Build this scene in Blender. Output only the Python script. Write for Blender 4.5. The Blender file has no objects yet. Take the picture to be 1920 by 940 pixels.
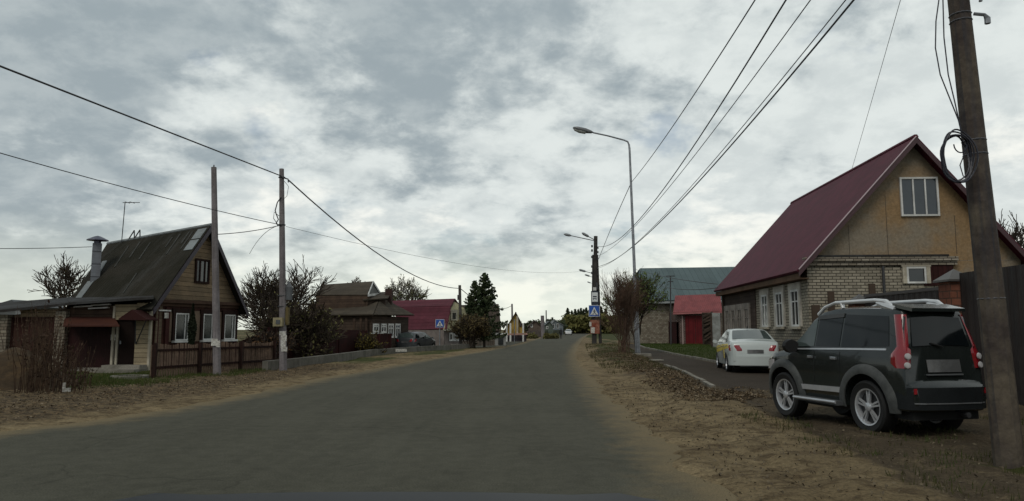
import bpy, bmesh, math, random
from mathutils import Vector as V, noise, Matrix
R = math.radians
sc = bpy.context.scene
COL = sc.collection
# ------------------------------------------------------------------ camera
F, PIT, CH = 1350.0, math.atan(148/1350.0), 1.45
cam = bpy.data.cameras.new('camera'); co = bpy.data.objects.new('camera', cam); COL.objects.link(co)
cam.sensor_width = 36; cam.lens = 36*F/1920; cam.clip_end = 6000; cam.clip_start = .1
co.location = (0, 0, CH); co.rotation_euler = (math.pi/2 + PIT, 0, 0)
sc.camera = co
# ------------------------------------------------------------------ light
vs = sc.view_settings
vs.view_transform = 'Standard'; vs.look = 'None'; vs.gamma = 1; vs.exposure = 0; vs.use_curve_mapping = False
SUN_EL, SUN_AZ = 48, 205         # behind and to the left, veiled by cloud
sl = bpy.data.lights.new('sun', 'SUN'); sl.energy = 1.25; sl.angle = R(26); sl.color = (1, .95, .86)
so = bpy.data.objects.new('sun', sl); COL.objects.link(so)
sd = V((math.sin(R(SUN_AZ))*math.cos(R(SUN_EL)), math.cos(R(SUN_AZ))*math.cos(R(SUN_EL)), math.sin(R(SUN_EL))))
so.rotation_euler = (-sd).to_track_quat('-Z', 'Y').to_euler()

class NT:
    def __init__(s, t): s.t = t; s.n = t.nodes; s.l = t.links
    def __call__(s, typ, ins=None, **kw):
        n = s.n.new('ShaderNode'+typ)
        for k, v in kw.items(): setattr(n, k, v)
        for k, v in (ins or {}).items():
            if isinstance(v, bpy.types.NodeSocket): s.l.new(v, n.inputs[k])
            else: n.inputs[k].default_value = v
        return n
    def math(s, op, a, b=0., c=0., clamp=False):
        return s('Math', {0: a, 1: b, 2: c}, operation=op, use_clamp=clamp).outputs[0]
    def mix(s, f, a, b, bt='MIX'):
        n = s.n.new('ShaderNodeMix'); n.data_type = 'RGBA'; n.blend_type = bt
        for i, v in ((0, f), (6, a), (7, b)):
            if isinstance(v, bpy.types.NodeSocket): s.l.new(v, n.inputs[i])
            else: n.inputs[i].default_value = v if i == 0 else c4(v)
        return n.outputs[2]
    def ramp(s, f, lo, hi, a=0., b=1.):
        return s('MapRange', {0: f, 1: lo, 2: hi, 3: a, 4: b}, clamp=True, interpolation_type='SMOOTHSTEP').outputs[0]
    def noise(s, vec, scale, detail=4, rough=.6, dist=0.):
        return s('TexNoise', {'Vector': vec, 'Scale': scale, 'Detail': detail, 'Roughness': rough, 'Distortion': dist}).outputs[0]
def c4(c): return tuple(c) if len(c) == 4 else (c[0], c[1], c[2], 1)

w = bpy.data.worlds.new('World'); sc.world = w; w.use_nodes = True
nt = w.node_tree; nt.nodes.clear(); n = NT(nt)
sky = n('TexSky', sky_type='NISHITA', sun_disc=False, sun_elevation=R(SUN_EL), sun_rotation=R(SUN_AZ), air_density=1.2, dust_density=2.)
skyc = n('VectorMath', {0: sky.outputs[0], 'Scale': .085}, operation='SCALE').outputs[0]
tc = n('TexCoord').outputs['Generated']
sp = n('SeparateXYZ', {0: tc}); X, Y, Z = sp.outputs
den = n.math('ADD', n.math('MAXIMUM', Z, 0.), .34)
pl = n('CombineXYZ', {0: n.math('DIVIDE', X, den), 1: n.math('DIVIDE', n.math('MULTIPLY', Y, 1.0), den), 2: 5.1}).outputs[0]
big = n.noise(pl, 1.3, 3, .5, .1)
mid = n.noise(pl, 3.0, 12, .57, .08)
fine = n.noise(pl, 8.5, 10, .60, .15)
cl = n.math('ADD', n.math('ADD', n.math('MULTIPLY', big, .65), n.math('MULTIPLY', mid, .95)), n.math('MULTIPLY', fine, .30))   # mean .95
# the cloud deck is thicker to the left and overhead, thinner low ahead
thick = n.math('ADD', n.math('MULTIPLY', X, -.62), n.math('MULTIPLY', Z, .55))
thick = n.math('ADD', thick, n.math('MULTIPLY', n.math('MULTIPLY', X, X), .25))
thick = n.math('ADD', thick, n.ramp(Y, .1, -.5, 0, .2))
cl2 = n.math('SUBTRACT', cl, n.math('MULTIPLY', thick, .42))
lum = n.math('ADD', n.math('MULTIPLY', n.ramp(cl2, .72, .93), .72), n.math('MULTIPLY', n.ramp(fine, .35, .65), .28))
dark = (.33, .39, .42); lite = (.75, .80, .785)
cloud = n.mix(lum, dark, lite)
hot = n.ramp(n.math('SUBTRACT', n.math('ADD', cl, n.math('MULTIPLY', Z, -.45)), n.math('MULTIPLY', n.math('ABSOLUTE', n.math('SUBTRACT', X, .02)), .12)),   .93, 1.10)
cloud = n.mix(n.math('MULTIPLY', hot, .85), cloud, (1.0, 1.0, .93))
back = n.ramp(Y, .15, -.55, 1., .9)
cloud = n.mix(1., cloud, n('CombineColor', {0: back, 1: back, 2: back}).outputs[0], 'MULTIPLY')
hz = n.math('MULTIPLY', n.ramp(Z, .0, .16, .6, 0.), n.ramp(Y, -.1, .5))
cloud = n.mix(hz, cloud, (.93, .96, .80))
gap = n.ramp(n.noise(pl, 1.7, 6, .6, .2), .60, .68, 0, .5)
col = n.mix(gap, cloud, skyc)
lp = n('Background', {0: col, 1: 1.})
n('OutputWorld', {0: lp.outputs[0]})

# ------------------------------------------------------------------ projection helpers
CP, SP = math.cos(PIT), math.sin(PIT)
def ray(px, py):
    u, v = px-960, 470-py
    return u, F*CP - v*SP, F*SP + v*CP
def at(px, py, Y):
    a, b, c = ray(px, py); t = Y/b
    return V((a*t, Y, CH + c*t))
def gr(px, py, z=0.):
    a, b, c = ray(px, py); t = (z-CH)/c
    return V((a*t, b*t, z))
def zat(px, py, Y): return at(px, py, Y).z

# ------------------------------------------------------------------ mesh builder
class MB:
    def __init__(s): s.v = []; s.f = []; s.uvk = 0
    def poly(s, pts):
        b = len(s.v); s.v += [V(p) for p in pts]; s.f.append(tuple(range(b, b+len(pts)))); return s
    def obox(s, o, a, b, c):
        o, a, b, c = V(o), V(a), V(b), V(c); k = len(s.v)
        s.v += [o, o+a, o+a+b, o+b, o+c, o+a+c, o+a+b+c, o+b+c]
        for q in ((3, 2, 1, 0), (4, 5, 6, 7), (0, 1, 5, 4), (1, 2, 6, 5), (2, 3, 7, 6), (3, 0, 4, 7)): s.f.append(tuple(k+i for i in q))
        return s
    def box(s, c, d, rz=0.):
        c = V(c); ca, sa = math.cos(rz), math.sin(rz)
        a = V((ca, sa, 0))*d[0]; b = V((-sa, ca, 0))*d[1]; e = V((0, 0, d[2]))
        return s.obox(c-a/2-b/2-e/2, a, b, e)
    def slab(s, q, t):
        """closed slab from a polygon q and a thickness vector t"""
        k = len(s.v); m = len(q); t = V(t)
        s.v += [V(p) for p in q] + [V(p)+t for p in q]
        s.f.append(tuple(k+i for i in reversed(range(m)))); s.f.append(tuple(k+m+i for i in range(m)))
        for i in range(m): j = (i+1) % m; s.f.append((k+i, k+j, k+m+j, k+m+i))
        return s
    def tube(s, pts, r, n=8, cap=True):
        pts = [V(p) for p in pts]; rs = r if isinstance(r, (list, tuple)) else [r]*len(pts)
        k = len(s.v); ref = None
        for i, p in enumerate(pts):
            d = (pts[min(i+1, len(pts)-1)] - pts[max(i-1, 0)])
            d = d.normalized() if d.length > 1e-9 else V((0, 0, 1))
            if ref is None: ref = V((1, 0, 0)) if abs(d.x) < .8 else V((0, 1, 0))
            a = (ref - d*ref.dot(d)).normalized(); ref = a; b = d.cross(a)
            for j in range(n):
                t = 2*math.pi*j/n; s.v.append(p + (a*math.cos(t)+b*math.sin(t))*rs[i])
        for i in range(len(pts)-1):
            for j in range(n):
                q = (j+1) % n; s.f.append((k+i*n+j, k+i*n+q, k+(i+1)*n+q, k+(i+1)*n+j))
        if cap:
            s.f.append(tuple(k+j for j in reversed(range(n)))); m = k+(len(pts)-1)*n; s.f.append(tuple(m+j for j in range(n)))
        return s
    def lathe(s, prof, o, ax, n=24, close=False):
        """prof (radius, height along ax)"""
        o, ax = V(o), V(ax).normalized(); a = ax.orthogonal().normalized(); b = ax.cross(a); k = len(s.v); m = len(prof)
        for r, h in prof:
            for j in range(n):
                t = 2*math.pi*j/n; s.v.append(o + ax*h + (a*math.cos(t)+b*math.sin(t))*r)
        for i in range(m if close else m-1):
            i2 = (i+1) % m
            for j in range(n):
                q = (j+1) % n; s.f.append((k+i*n+j, k+i*n+q, k+i2*n+q, k+i2*n+j))
        if not close:
            s.f.append(tuple(k+j for j in reversed(range(n)))); e = k+(m-1)*n; s.f.append(tuple(e+j for j in range(n)))
        return s
    def grid(s, rows, t=None):
        """open surface from rows of points; with t (vector function or vector) closed"""
        k = len(s.v); m = len(rows[0]); nr = len(rows)
        for r in rows: s.v += [V(p) for p in r]
        for i in range(nr-1):
            for j in range(m-1): s.f.append((k+i*m+j, k+i*m+j+1, k+(i+1)*m+j+1, k+(i+1)*m+j))
        if t is not None:
            t = V(t); K = len(s.v)
            for r in rows: s.v += [V(p)+t for p in r]
            for i in range(nr-1):
                for j in range(m-1): s.f.append((K+i*m+j, K+(i+1)*m+j, K+(i+1)*m+j+1, K+i*m+j+1))
            loop = [i for i in range(m)] + [i*m+m-1 for i in range(1, nr)] + [(nr-1)*m+i for i in range(m-2, -1, -1)] + [i*m for i in range(nr-2, 0, -1)]
            for i in range(len(loop)): a, b = loop[i], loop[(i+1) % len(loop)]; s.f.append((k+b, k+a, K+a, K+b))
        return s
    def build(s, name, mat, root=None, label=None, smooth=None, local=False, fix=True, uv=True):
        me = bpy.data.meshes.new(name); off = V((0, 0, 0))
        if root is not None and not local: off = ROOTLOC.get(root.name, root.location)
        me.from_pydata([p-off for p in s.v], [], s.f)
        if fix:
            bm = bmesh.new(); bm.from_mesh(me); bmesh.ops.recalc_face_normals(bm, faces=bm.faces); bm.to_mesh(me); bm.free()
        me.update()
        if uv:
            ul = me.uv_layers.new(name='UVMap').data
            vv = me.vertices
            for p in me.polygons:
                nn = p.normal
                if abs(nn.z) > .93: a, b = V((1, 0, 0)), V((0, 1, 0))
                else:
                    a = V((-nn.y, nn.x, 0)).normalized(); b = nn.cross(a)
                for li in p.loop_indices:
                    q = vv[me.loops[li].vertex_index].co + off; ul[li].uv = (q.dot(a), q.dot(b))
        if smooth is not None:
            me.polygons.foreach_set('use_smooth', [True]*len(me.polygons))
            if smooth < 180: me.set_sharp_from_angle(angle=R(smooth))
        me.materials.append(mat)
        o = bpy.data.objects.new(name, me); COL.objects.link(o)
        if root is not None:
            o.parent = root; ROOTLOC[o.name] = off
        if label: o['label'] = label
        return o
ROOTLOC = {}
def tag(o, label, cat, group=None, kind=None):
    if label: o['label'] = label
    if cat: o['category'] = cat
    if group: o['group'] = group
    if kind: o['kind'] = kind
    return o
def thing(name, loc, label, cat, group=None, rz=0.):
    o = bpy.data.objects.new(name, None); COL.objects.link(o); o.empty_display_size = .2
    o.location = loc; o.rotation_euler = (0, 0, rz); ROOTLOC[o.name] = V(loc)
    return tag(o, label, cat, group)

# ------------------------------------------------------------------ materials
MATS = {}
def mat(name, c1, c2=None, scale=1.5, rough=.85, metal=0., bump=0., bscale=40., spec=.12, fine=.2, kind=None, w=.15, cm=None, lo=.38, hi=.62, streak=None, coat=0., streakc=None, emit=None):
    m = bpy.data.materials.new(name); m.use_nodes = True; t = m.node_tree; t.nodes.clear(); n = NT(t)
    tc = n('TexCoord'); ob = tc.outputs['Object']; uv = tc.outputs['UV']
    c2 = c2 or tuple(x*.72 for x in c1)
    f = n.ramp(n.noise(ob, scale, 7, .65, .2), lo, hi)
    fn = n.noise(ob, bscale, 3, .6)
    col = n.mix(f, c1, c2); h = n.math('MULTIPLY', fn, .5)
    if kind == 'brick':
        b = n('TexBrick', {'Vector': uv, 'Color1': c4(c1), 'Color2': c4(c2), 'Mortar': c4(cm or (.3, .28, .25)), 'Scale': 1., 'Mortar Size': .012, 'Mortar Smooth': .2, 'Bias': 0., 'Brick Width': .26, 'Row Height': w})
        b.offset = .5
        col = n.mix(n.math('MULTIPLY', f, .3), b.outputs[0], tuple(x*.5 for x in c1)); h = n.math('SUBTRACT', n.math('MULTIPLY', fn, .3), b.outputs[1])
    if kind in ('hplank', 'vplank', 'corr'):
        s = n('SeparateXYZ', {0: uv}); q = s.outputs[1 if kind == 'hplank' else 0]
        tt = n.math('DIVIDE', q, w)
        if kind == 'corr':
            sn = n.math('SINE', n.math('MULTIPLY', tt, 2*math.pi)); h = n.math('ADD', n.math('MULTIPLY', fn, .15), n.math('MULTIPLY', n.ramp(sn, -.6, .6), 1.))
        else:
            fl = n.math('FLOOR', tt); fr = n.math('FRACT', tt)
            wn = n('TexWhiteNoise', {'W': fl}, noise_dimensions='1D').outputs[0]
            st = n.noise(n('Mapping', {'Vector': uv, 'Scale': (1.5, 25, 1) if kind == 'hplank' else (25, 1.5, 1)}).outputs[0], 1., 4)
            col = n.mix(n.math('MULTIPLY', wn, .5), col, tuple(x*.6 for x in c2)); col = n.mix(n.math('MULTIPLY', n.ramp(st, .35, .7), .3), col, tuple(x*.5 for x in c2))
            g = n.ramp(n.math('MINIMUM', fr, n.math('SUBTRACT', 1., fr)), 0., .07)
            col = n.mix(g, cm or tuple(x*.25 for x in c2), col); h = n.math('ADD', h, g)
    if streak:
        st = n.noise(n('Mapping', {'Vector': uv, 'Scale': (streak, streak*.06, 1)}).outputs[0], 1., 5, .6)
        col = n.mix(n.math('MULTIPLY', n.ramp(st, .45, .72), .6), col, streakc or tuple(x*.4 for x in c1))
    v = n('MapRange', {0: n.noise(ob, bscale*.6, 5, .7), 3: 1-fine*1.6, 4: 1+fine*1.6}).outputs[0]
    col = n.mix(1., col, n('CombineColor', {0: v, 1: v, 2: v}).outputs[0], 'MULTIPLY')
    bs = n('BsdfPrincipled', {'Base Color': col, 'Roughness': rough, 'Metallic': metal, 'Specular IOR Level': spec, 'Coat Weight': coat})
    if emit: bs.inputs['Emission Color'].default_value = c4(emit); bs.inputs['Emission Strength'].default_value = 1
    if bump: t.links.new(n('Bump', {'Height': h, 'Strength': min(1, bump), 'Distance': .02}).outputs[0], bs.inputs['Normal'])
    n('OutputMaterial', {0: bs.outputs[0]})
    MATS[name] = m; return m
def flat(name, c, rough=.5, metal=0., spec=.5, coat=0., fine=.06, c2=None, scale=3.): return mat(name, c, c2 or tuple(x*.88 for x in c), rough=rough, metal=metal, spec=spec, coat=coat, fine=fine, scale=scale)

brick_w = mat('white_silicate_brick', (.335, .30, .235), (.225, .20, .155), kind='brick', w=.10, cm=(.035, .03, .025), bump=.8, fine=.25)
brick_g = mat('garage_brick', (.25, .22, .17), (.16, .13, .10), kind='brick', w=.11, cm=(.06, .05, .04), bump=.8, fine=.25)
brick_r = mat('red_brick', (.20, .080, .050), (.14, .055, .036), kind='brick', w=.15, cm=(.06, .04, .03), bump=.6)
osb = mat('chipboard_gable', (.225, .148, .078), (.195, .165, .125), scale=.3, bscale=22, fine=.4, bump=.3, lo=.40, hi=.58)
roof_red = mat('maroon_sheet_roof', (.080, .014, .026), (.060, .011, .020), kind='corr', w=.2, bump=.25, rough=.65, spec=.12, fine=.08)
roof_dark = mat('mossy_slate_roof', (.016, .015, .010), (.027, .024, .018), kind='corr', w=.17, bump=.5, scale=.7, fine=.35, streak=3., streakc=(.045, .044, .040), rough=.95)
roof_lean = mat('felt_roof', (.05, .05, .05), (.025, .022, .02), fine=.3, scale=1., streak=2.)
roof_tin = mat('grey_sheet', (.20, .22, .225), (.14, .15, .15), rough=.6, spec=.2, fine=.15, scale=1.2)
roof_green = mat('grey_green_metal_roof', (.095, .13, .135), (.078, .108, .112), kind='vplank', w=.62, cm=(.04, .06, .065), scale=.3, bump=.3, rough=.6)
roof_brown = mat('brown_shingle_roof', (.085, .070, .052), (.060, .050, .038), kind='hplank', w=.24, fine=.35, bump=.4)
roof_crim = mat('crimson_tile_roof', (.125, .036, .050), (.095, .030, .040), kind='hplank', w=.35, fine=.12, bump=.4, cm=(.05, .01, .015))
roof_scarlet = mat('scarlet_corrugated_roof', (.20, .055, .056), (.15, .042, .044), kind='corr', w=.2, bump=.9, fine=.12, rough=.6)
wood_tan = mat('tan_weatherboard', (.27, .195, .12), (.19, .145, .095), kind='hplank', w=.17, bump=.7, fine=.25)
wood_brown = mat('brown_boards', (.09, .06, .042), (.06, .04, .03), kind='hplank', w=.18, bump=.7)
wood_dkbr = mat('dark_brown_boards', (.033, .014, .010), (.02, .01, .008), kind='vplank', w=.14, bump=.7, spec=.15)
wood_red = mat('oxblood_boards', (.045, .013, .012), (.028, .010, .009), kind='vplank', w=.16, bump=.6, spec=.15)
wood_log = mat('weathered_log', (.085, .060, .045), (.05, .036, .028), kind='hplank', w=.2, bump=1., fine=.3)
wood_gray = mat('grey_old_wood', (.14, .125, .115), (.08, .07, .062), kind='vplank', w=.12, fine=.35, bump=.5)
porch_side = mat('yellow_beige_siding', (.42, .34, .22), (.32, .26, .17), kind='hplank', w=.16, bump=.7, cm=(.05, .04, .03))
white_pt = mat('white_paint', (.62, .62, .60), (.45, .45, .43), fine=.12, rough=.55)
cream_pt = mat('cream_trim', (.42, .38, .30), (.28, .25, .2), fine=.15)
glass = flat('window_glass', (.02, .024, .026), rough=.06, spec=.7, fine=0)
glass_c = flat('curtained_glass', (.16, .15, .13), rough=.1, spec=.6, c2=(.03, .03, .03), scale=4)
metal_dk = mat('dark_metal_sheet', (.024, .018, .016), (.016, .012, .011), kind='corr', w=.25, bump=1., streak=3., streakc=(.035, .028, .024), rough=.6, spec=.2)
metal_br = mat('maroon_metal_door', (.026, .009, .009), (.018, .008, .007), fine=.2, rough=.6, kind='corr', w=.22, bump=.5)
garage_dr = mat('rusty_garage_door', (.034, .014, .012), (.048, .020, .016), fine=.35, kind='vplank', w=.5, bump=.4, streak=4, streakc=(.045, .03, .022))
red_gate = mat('red_gate_paint', (.125, .012, .015), (.085, .010, .012), fine=.12, rough=.5, kind='vplank', w=.45)
galv = mat('galvanised_steel', (.27, .28, .30), (.18, .19, .2), fine=.2, rough=.5, metal=.4, scale=5, streak=8)
concrete = mat('pole_concrete', (.20, .18, .185), (.14, .125, .125), fine=.3, scale=1.2, bump=.35, bscale=30, streak=9)
conc_near = mat('stained_pole_concrete', (.10, .082, .062), (.05, .04, .036), fine=.4, scale=1.6, bump=.6, bscale=24, streak=7, streakc=(.03, .035, .045))
conc_kerb = mat('kerb_concrete', (.22, .205, .175), (.13, .12, .10), fine=.3, scale=2., bump=.5)
black = flat('black_rubber', (.012, .012, .012), rough=.7, spec=.3)
cable = flat('black_cable', (.012, .012, .014), rough=.6)
iron = flat('dark_iron', (.03, .03, .032), rough=.6)
paper = mat('weathered_paper', (.55, .54, .5), (.3, .28, .25), fine=.5, bscale=60, scale=12)
# ------------------------------------------------------------------ ground plan
def interp(tab, t):
    if t <= tab[0][0]: (a, b), (c, d) = tab[0], tab[1]
    elif t >= tab[-1][0]: (a, b), (c, d) = tab[-2], tab[-1]
    else:
        for i in range(len(tab)-1):
            if tab[i][0] <= t <= tab[i+1][0]: (a, b), (c, d) = tab[i], tab[i+1]; break
    return b + (d-b)*(t-a)/(c-a)
def tabpx(l): return sorted((gr(*p).y, gr(*p).x) for p in l)
LE = tabpx([(0, 812), (200, 790), (450, 745), (600, 712), (720, 690), (800, 675), (900, 660), (975, 645), (1022, 631), (1042, 625)])
RE = tabpx([(1335, 940), (1238, 840), (1150, 760), (1108, 715), (1086, 690), (1076, 668), (1080, 648), (1092, 634), (1108, 625)])
LE = [(-60, -12.), (2, -8.2)] + LE; RE = [(-60, 1.4), (0, 1.55)] + RE
LE += [(700, LE[-1][1]+36), (2500, LE[-1][1]+150)]; RE += [(700, LE[-2][1]+11), (2500, LE[-1][1]+11)]
PL = tabpx([(1345, 730), (1280, 697), (1232, 680), (1203, 664), (1176, 650)])
PR = [(12, 8.9), (20, 9.0), (31, 8.95), (42, 9.4), (57, 10.4), (75, 12.5)]
def xl(y): return interp(LE, y)
def xr(y): return interp(RE, y)
def xpl(y): return interp(PL, y)
def xpr(y): return interp(PR, y)
def sm(a, b, t):
    t = max(0, min(1, (t-a)/(b-a))); return t*t*(3-2*t)
WALL = [(503, 697), (560, 690), (630, 680), (700, 668), (794, 660), (880, 654)]
WP = [gr(*p) for p in WALL]; WT = [(p.y, p.x) for p in WP]
def nz(x, y, s, o=0.): return noise.noise(V((x*s+o, y*s-o, o*.37)))
def H(x, y):
    l, r = xl(y), xr(y)
    d = max(l-x, x-r)                      # distance outside the road
    wob = .18*nz(x, y, .9, 4)+.12*nz(x, y, 3.2, 9)
    out = sm(-.25, .35, d+wob)
    if y > 70: return -.05 + .03*sm(0, 3, d)
    z = -.05 + out*(.075 + .035*nz(x, y, .55, 1) + .03*nz(x, y, 1.9, 2) + .018*nz(x, y, 5.5, 3))
    z += .05*sm(.3, 3, d)*sm(30, 12, y)
    if 11.5 < y < 76 and xpl(y)-.15 < x < xpr(y)+.1: z = -.05 + .03*nz(x, y, 1.3, 5) + .07*sm(20, 16, y)
    if x > r and y < 22:
        for o_, w_ in ((1.15, .16), (2.55, .18), (3.3, .14)):
            c_ = r+o_+.25*math.sin(y*.35+o_)
            z -= .035*math.exp(-((x-c_)/w_)**2)*sm(22, 17, y)
            z += .018*math.exp(-((x-c_-.26)/.12)**2)*sm(22, 17, y)
        z += .02*nz(x, y, 3.5, 12)+.012*nz(x, y, 9, 13)
    if y > 26 and x < interp(WT, y)-.1: z -= .85*sm(28, 38, y)*sm(.1, 1.0, interp(WT, y)-x)
    if x > 3 and 20 < y < 60 and x < xpl(y): z += .12*sm(.8, 2, x-r)*sm(.2, 1., xpl(y)-x)
    return z
def axis(lo, hi, a, b, step, g):
    s = [a]
    while s[-1] < b: s.append(s[-1]+step)
    d = step; t = s[-1]; up = []
    while t < hi: d *= g; t += d; up.append(t)
    d = step; t = a; dn = []
    while t > lo: d *= g; t -= d; dn.append(t)
    return dn[::-1]+s+up
xs = axis(-1800, 1800, -15, 12, .13, 1.12); ys = axis(-40, 3500, 4.5, 36, .16, 1.045)
verts = []; fg = []; fl = []; fd = []
for y in ys:
    l, r, p0, p1 = xl(y), xr(y), xpl(y), xpr(y)
    for x in xs:
        verts.append((x, y, H(x, y)))
        n1 = nz(x, y, .35, 7); n2 = nz(x, y, 1.4, 8); n3 = nz(x, y, .12, 3)
        g = 0.; lt = 0.; dk = 0.
        if x < l:
            d = l-x
            g = sm(17, 19, y+n1*3)*sm(27, 24, y)*sm(2.6, 4.2, d+n1*2)*(.75 + .9*n2)
            g = max(g, sm(27, 34, y)*sm(.8, 2.5, d+n1)*(.5+.6*n1))
            lt = sm(.5, 1.5, d+n2*.6)*sm(8.5, 6, d+n1)*sm(32, 27, y)*.9
            dk = sm(5, 9, d)*sm(24, 15, y)
        elif x > r:
            d = x-r
            if y > 31: g = sm(p1+.1, p1+.3, x)
            g = max(g, sm(24, 32, y)*sm(.9, 1.8, d+n2*.5)*(.45+.7*n2) if x < p0 else 0)
            if x > 14: g = max(g, .7)
            lt = sm(13.5, 17, y+n1*2)*sm(1.2, 2.0, d+n1*.8)*(1 if x < p0-.05 else 0)*sm(70, 50, y)
            dk = sm(3.6, 5.8, x+n1*1.6+n2*.5)*sm(34, 28, y)*(.55+.45*sm(10, 15, y)) + sm(2.2, 3.8, d+n1*1.5)*sm(9.5, 7, y+n1)*.8
            g = max(g, sm(2.6, 4.2, d+n1*1.5)*sm(10, 7.5, y+n1)*(.42+.9*n2))
            if y < 31 and x > p0: lt = 0; dk = 1
        fg.append(max(0, min(1, g))); fl.append(max(0, min(1, lt))); fd.append(max(0, min(1, dk)))
nx = len(xs)
faces = [(j*nx+i, j*nx+i+1, (j+1)*nx+i+1, (j+1)*nx+i) for j in range(len(ys)-1) for i in range(nx-1)]
me = bpy.data.meshes.new('ground'); me.from_pydata(verts, [], faces)
for nm, arr in (('grass', fg), ('litter', fl), ('damp', fd)):
    a = me.attributes.new(nm, 'FLOAT', 'POINT'); a.data.foreach_set('value', arr)
me.polygons.foreach_set('use_smooth', [True]*len(me.polygons))
m = bpy.data.materials.new('soil'); m.use_nodes = True; t = m.node_tree; t.nodes.clear(); n = NT(t)
P = n('TexCoord').outputs['Object']
A = lambda k: n('Attribute', attribute_name=k).outputs['Fac']
nb = n.noise(P, .5, 6, .6); nm_ = n.noise(P, 3., 8, .7); nf = n.noise(P, 26., 6, .7)
col = n.mix(n.ramp(nb, .35, .65), (.225, .172, .098), (.145, .108, .060))
col = n.mix(n.ramp(nm_, .45, .62, 0, .85), col, (.075, .052, .028))
col = n.mix(n.ramp(n.noise(n('Mapping', {'Vector': P, 'Scale': (1.2, 4.5, 1)}).outputs[0], 2.2, 8, .7), .52, .66, 0, .7), col, (.06, .042, .024))
col = n.mix(n.math('MULTIPLY', A('damp'), n.ramp(nm_, .25, .5, .45, .9)), col, (.058, .044, .029))
vo = n('TexVoronoi', {'Vector': P, 'Scale': 14., 'Randomness': 1.}); vc = n('SeparateColor', {0: vo.outputs['Color']}).outputs[0]
lc = n.mix(n.ramp(vc, .3, .8), (.035, .026, .018), (.13, .092, .052))
col = n.mix(n.math('MULTIPLY', A('litter'), n.ramp(nm_, .3, .5, .35, .9)), col, lc)
gc = n.mix(n.ramp(n.noise(P, 2.4, 6, .7), .38, .62), (.030, .042, .008), (.052, .050, .018))
col = n.mix(n.ramp(n.math('ADD', A('grass'), n.math('MULTIPLY', n.math('SUBTRACT', nm_, .5), .9)), .3, .62), col, gc)
v = n('MapRange', {0: nf, 1: .3, 2: .7, 3: .55, 4: 1.4}).outputs[0]
col = n.mix(1., col, n('CombineColor', {0: v, 1: v, 2: v}).outputs[0], 'MULTIPLY')
v2 = n('MapRange', {0: n.noise(P, 110., 4, .8), 1: .3, 2: .7, 3: .7, 4: 1.3}).outputs[0]
col = n.mix(1., col, n('CombineColor', {0: v2, 1: v2, 2: v2}).outputs[0], 'MULTIPLY')
bs = n('BsdfPrincipled', {'Base Color': col, 'Roughness': .97, 'Specular IOR Level': .1})
hh = n.math('ADD', n.math('MULTIPLY', nf, .6), n.math('MULTIPLY', nm_, 1.))
t.links.new(n('Bump', {'Height': hh, 'Strength': .9, 'Distance': .05}).outputs[0], bs.inputs['Normal'])
n('OutputMaterial', {0: bs.outputs[0]}); me.materials.append(m)
ground = bpy.data.objects.new('ground', me); COL.objects.link(ground); tag(ground, 'uneven sandy soil and grass verges beside the road', 'ground', kind='structure')

# road -------------------------------------------------------------
def asphalt(name, base, dust):
    m = bpy.data.materials.new(name); m.use_nodes = True; t = m.node_tree; t.nodes.clear(); n = NT(t)
    P = n('TexCoord').outputs['Object']; e = n('Attribute', attribute_name='edge').outputs['Fac']
    nb = n.noise(P, .35, 6, .6); st = n.noise(n('Mapping', {'Vector': P, 'Scale': (1.6, .12, 1)}).outputs[0], 1., 5, .6)
    col = n.mix(n.ramp(nb, .35, .65), base, tuple(x*.82 for x in base))
    col = n.mix(n.ramp(st, .4, .65, 0, .5), col, tuple(x*.66 for x in base))
    pt = n.noise(P, .9, 3, .5, .6); col = n.mix(n.ramp(pt, .60, .615, 0, .3), col, tuple(x*.6 for x in base))
    col = n.mix(n.ramp(n.noise(P, 5., 9, .75), .35, .65, .35, 0), col, tuple(x*1.5 for x in base))
    nm_ = n.noise(P, 2.2, 8, .7)
    col = n.mix(n.ramp(n.math('ADD', e, n.math('MULTIPLY', n.math('SUBTRACT', nm_, .5), 1.1)), .35, .95, 0, .85), col, dust)
    vo = n('TexVoronoi', {'Vector': n('VectorMath', {0: P, 1: n('VectorMath', {0: n('TexNoise', {'Vector': P, 'Scale': 1.5}).outputs[1], 'Scale': .5}, operation='SCALE').outputs[0]}, operation='ADD').outputs[0], 'Scale': .33}, feature='DISTANCE_TO_EDGE').outputs[0]
    crack = n.math('MULTIPLY', n.ramp(vo, .0, .009, .38, 0), n.ramp(nb, .5, .58))
    col = n.mix(crack, col, tuple(x*.35 for x in base))
    f1 = n.noise(P, 60., 5, .85)
    v = n('MapRange', {0: f1, 1: .3, 2: .7, 3: .35, 4: 1.65}).outputs[0]
    col = n.mix(1., col, n('CombineColor', {0: v, 1: v, 2: v}).outputs[0], 'MULTIPLY')
    sp = n('TexVoronoi', {'Vector': P, 'Scale': 28.}).outputs['Distance']
    col = n.mix(n.math('MULTIPLY', n.ramp(sp, .12, .06), n.ramp(n.noise(P, 9., 2), .52, .6)), col, (.16, .15, .13))
    bs = n('BsdfPrincipled', {'Base Color': col, 'Roughness': .95, 'Specular IOR Level': .08})
    t.links.new(n('Bump', {'Height': n.math('ADD', f1, n.math('MULTIPLY', crack, -1.)), 'Strength': .6, 'Distance': .008}).outputs[0], bs.inputs['Normal'])
    n('OutputMaterial', {0: bs.outputs[0]}); return m
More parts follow.
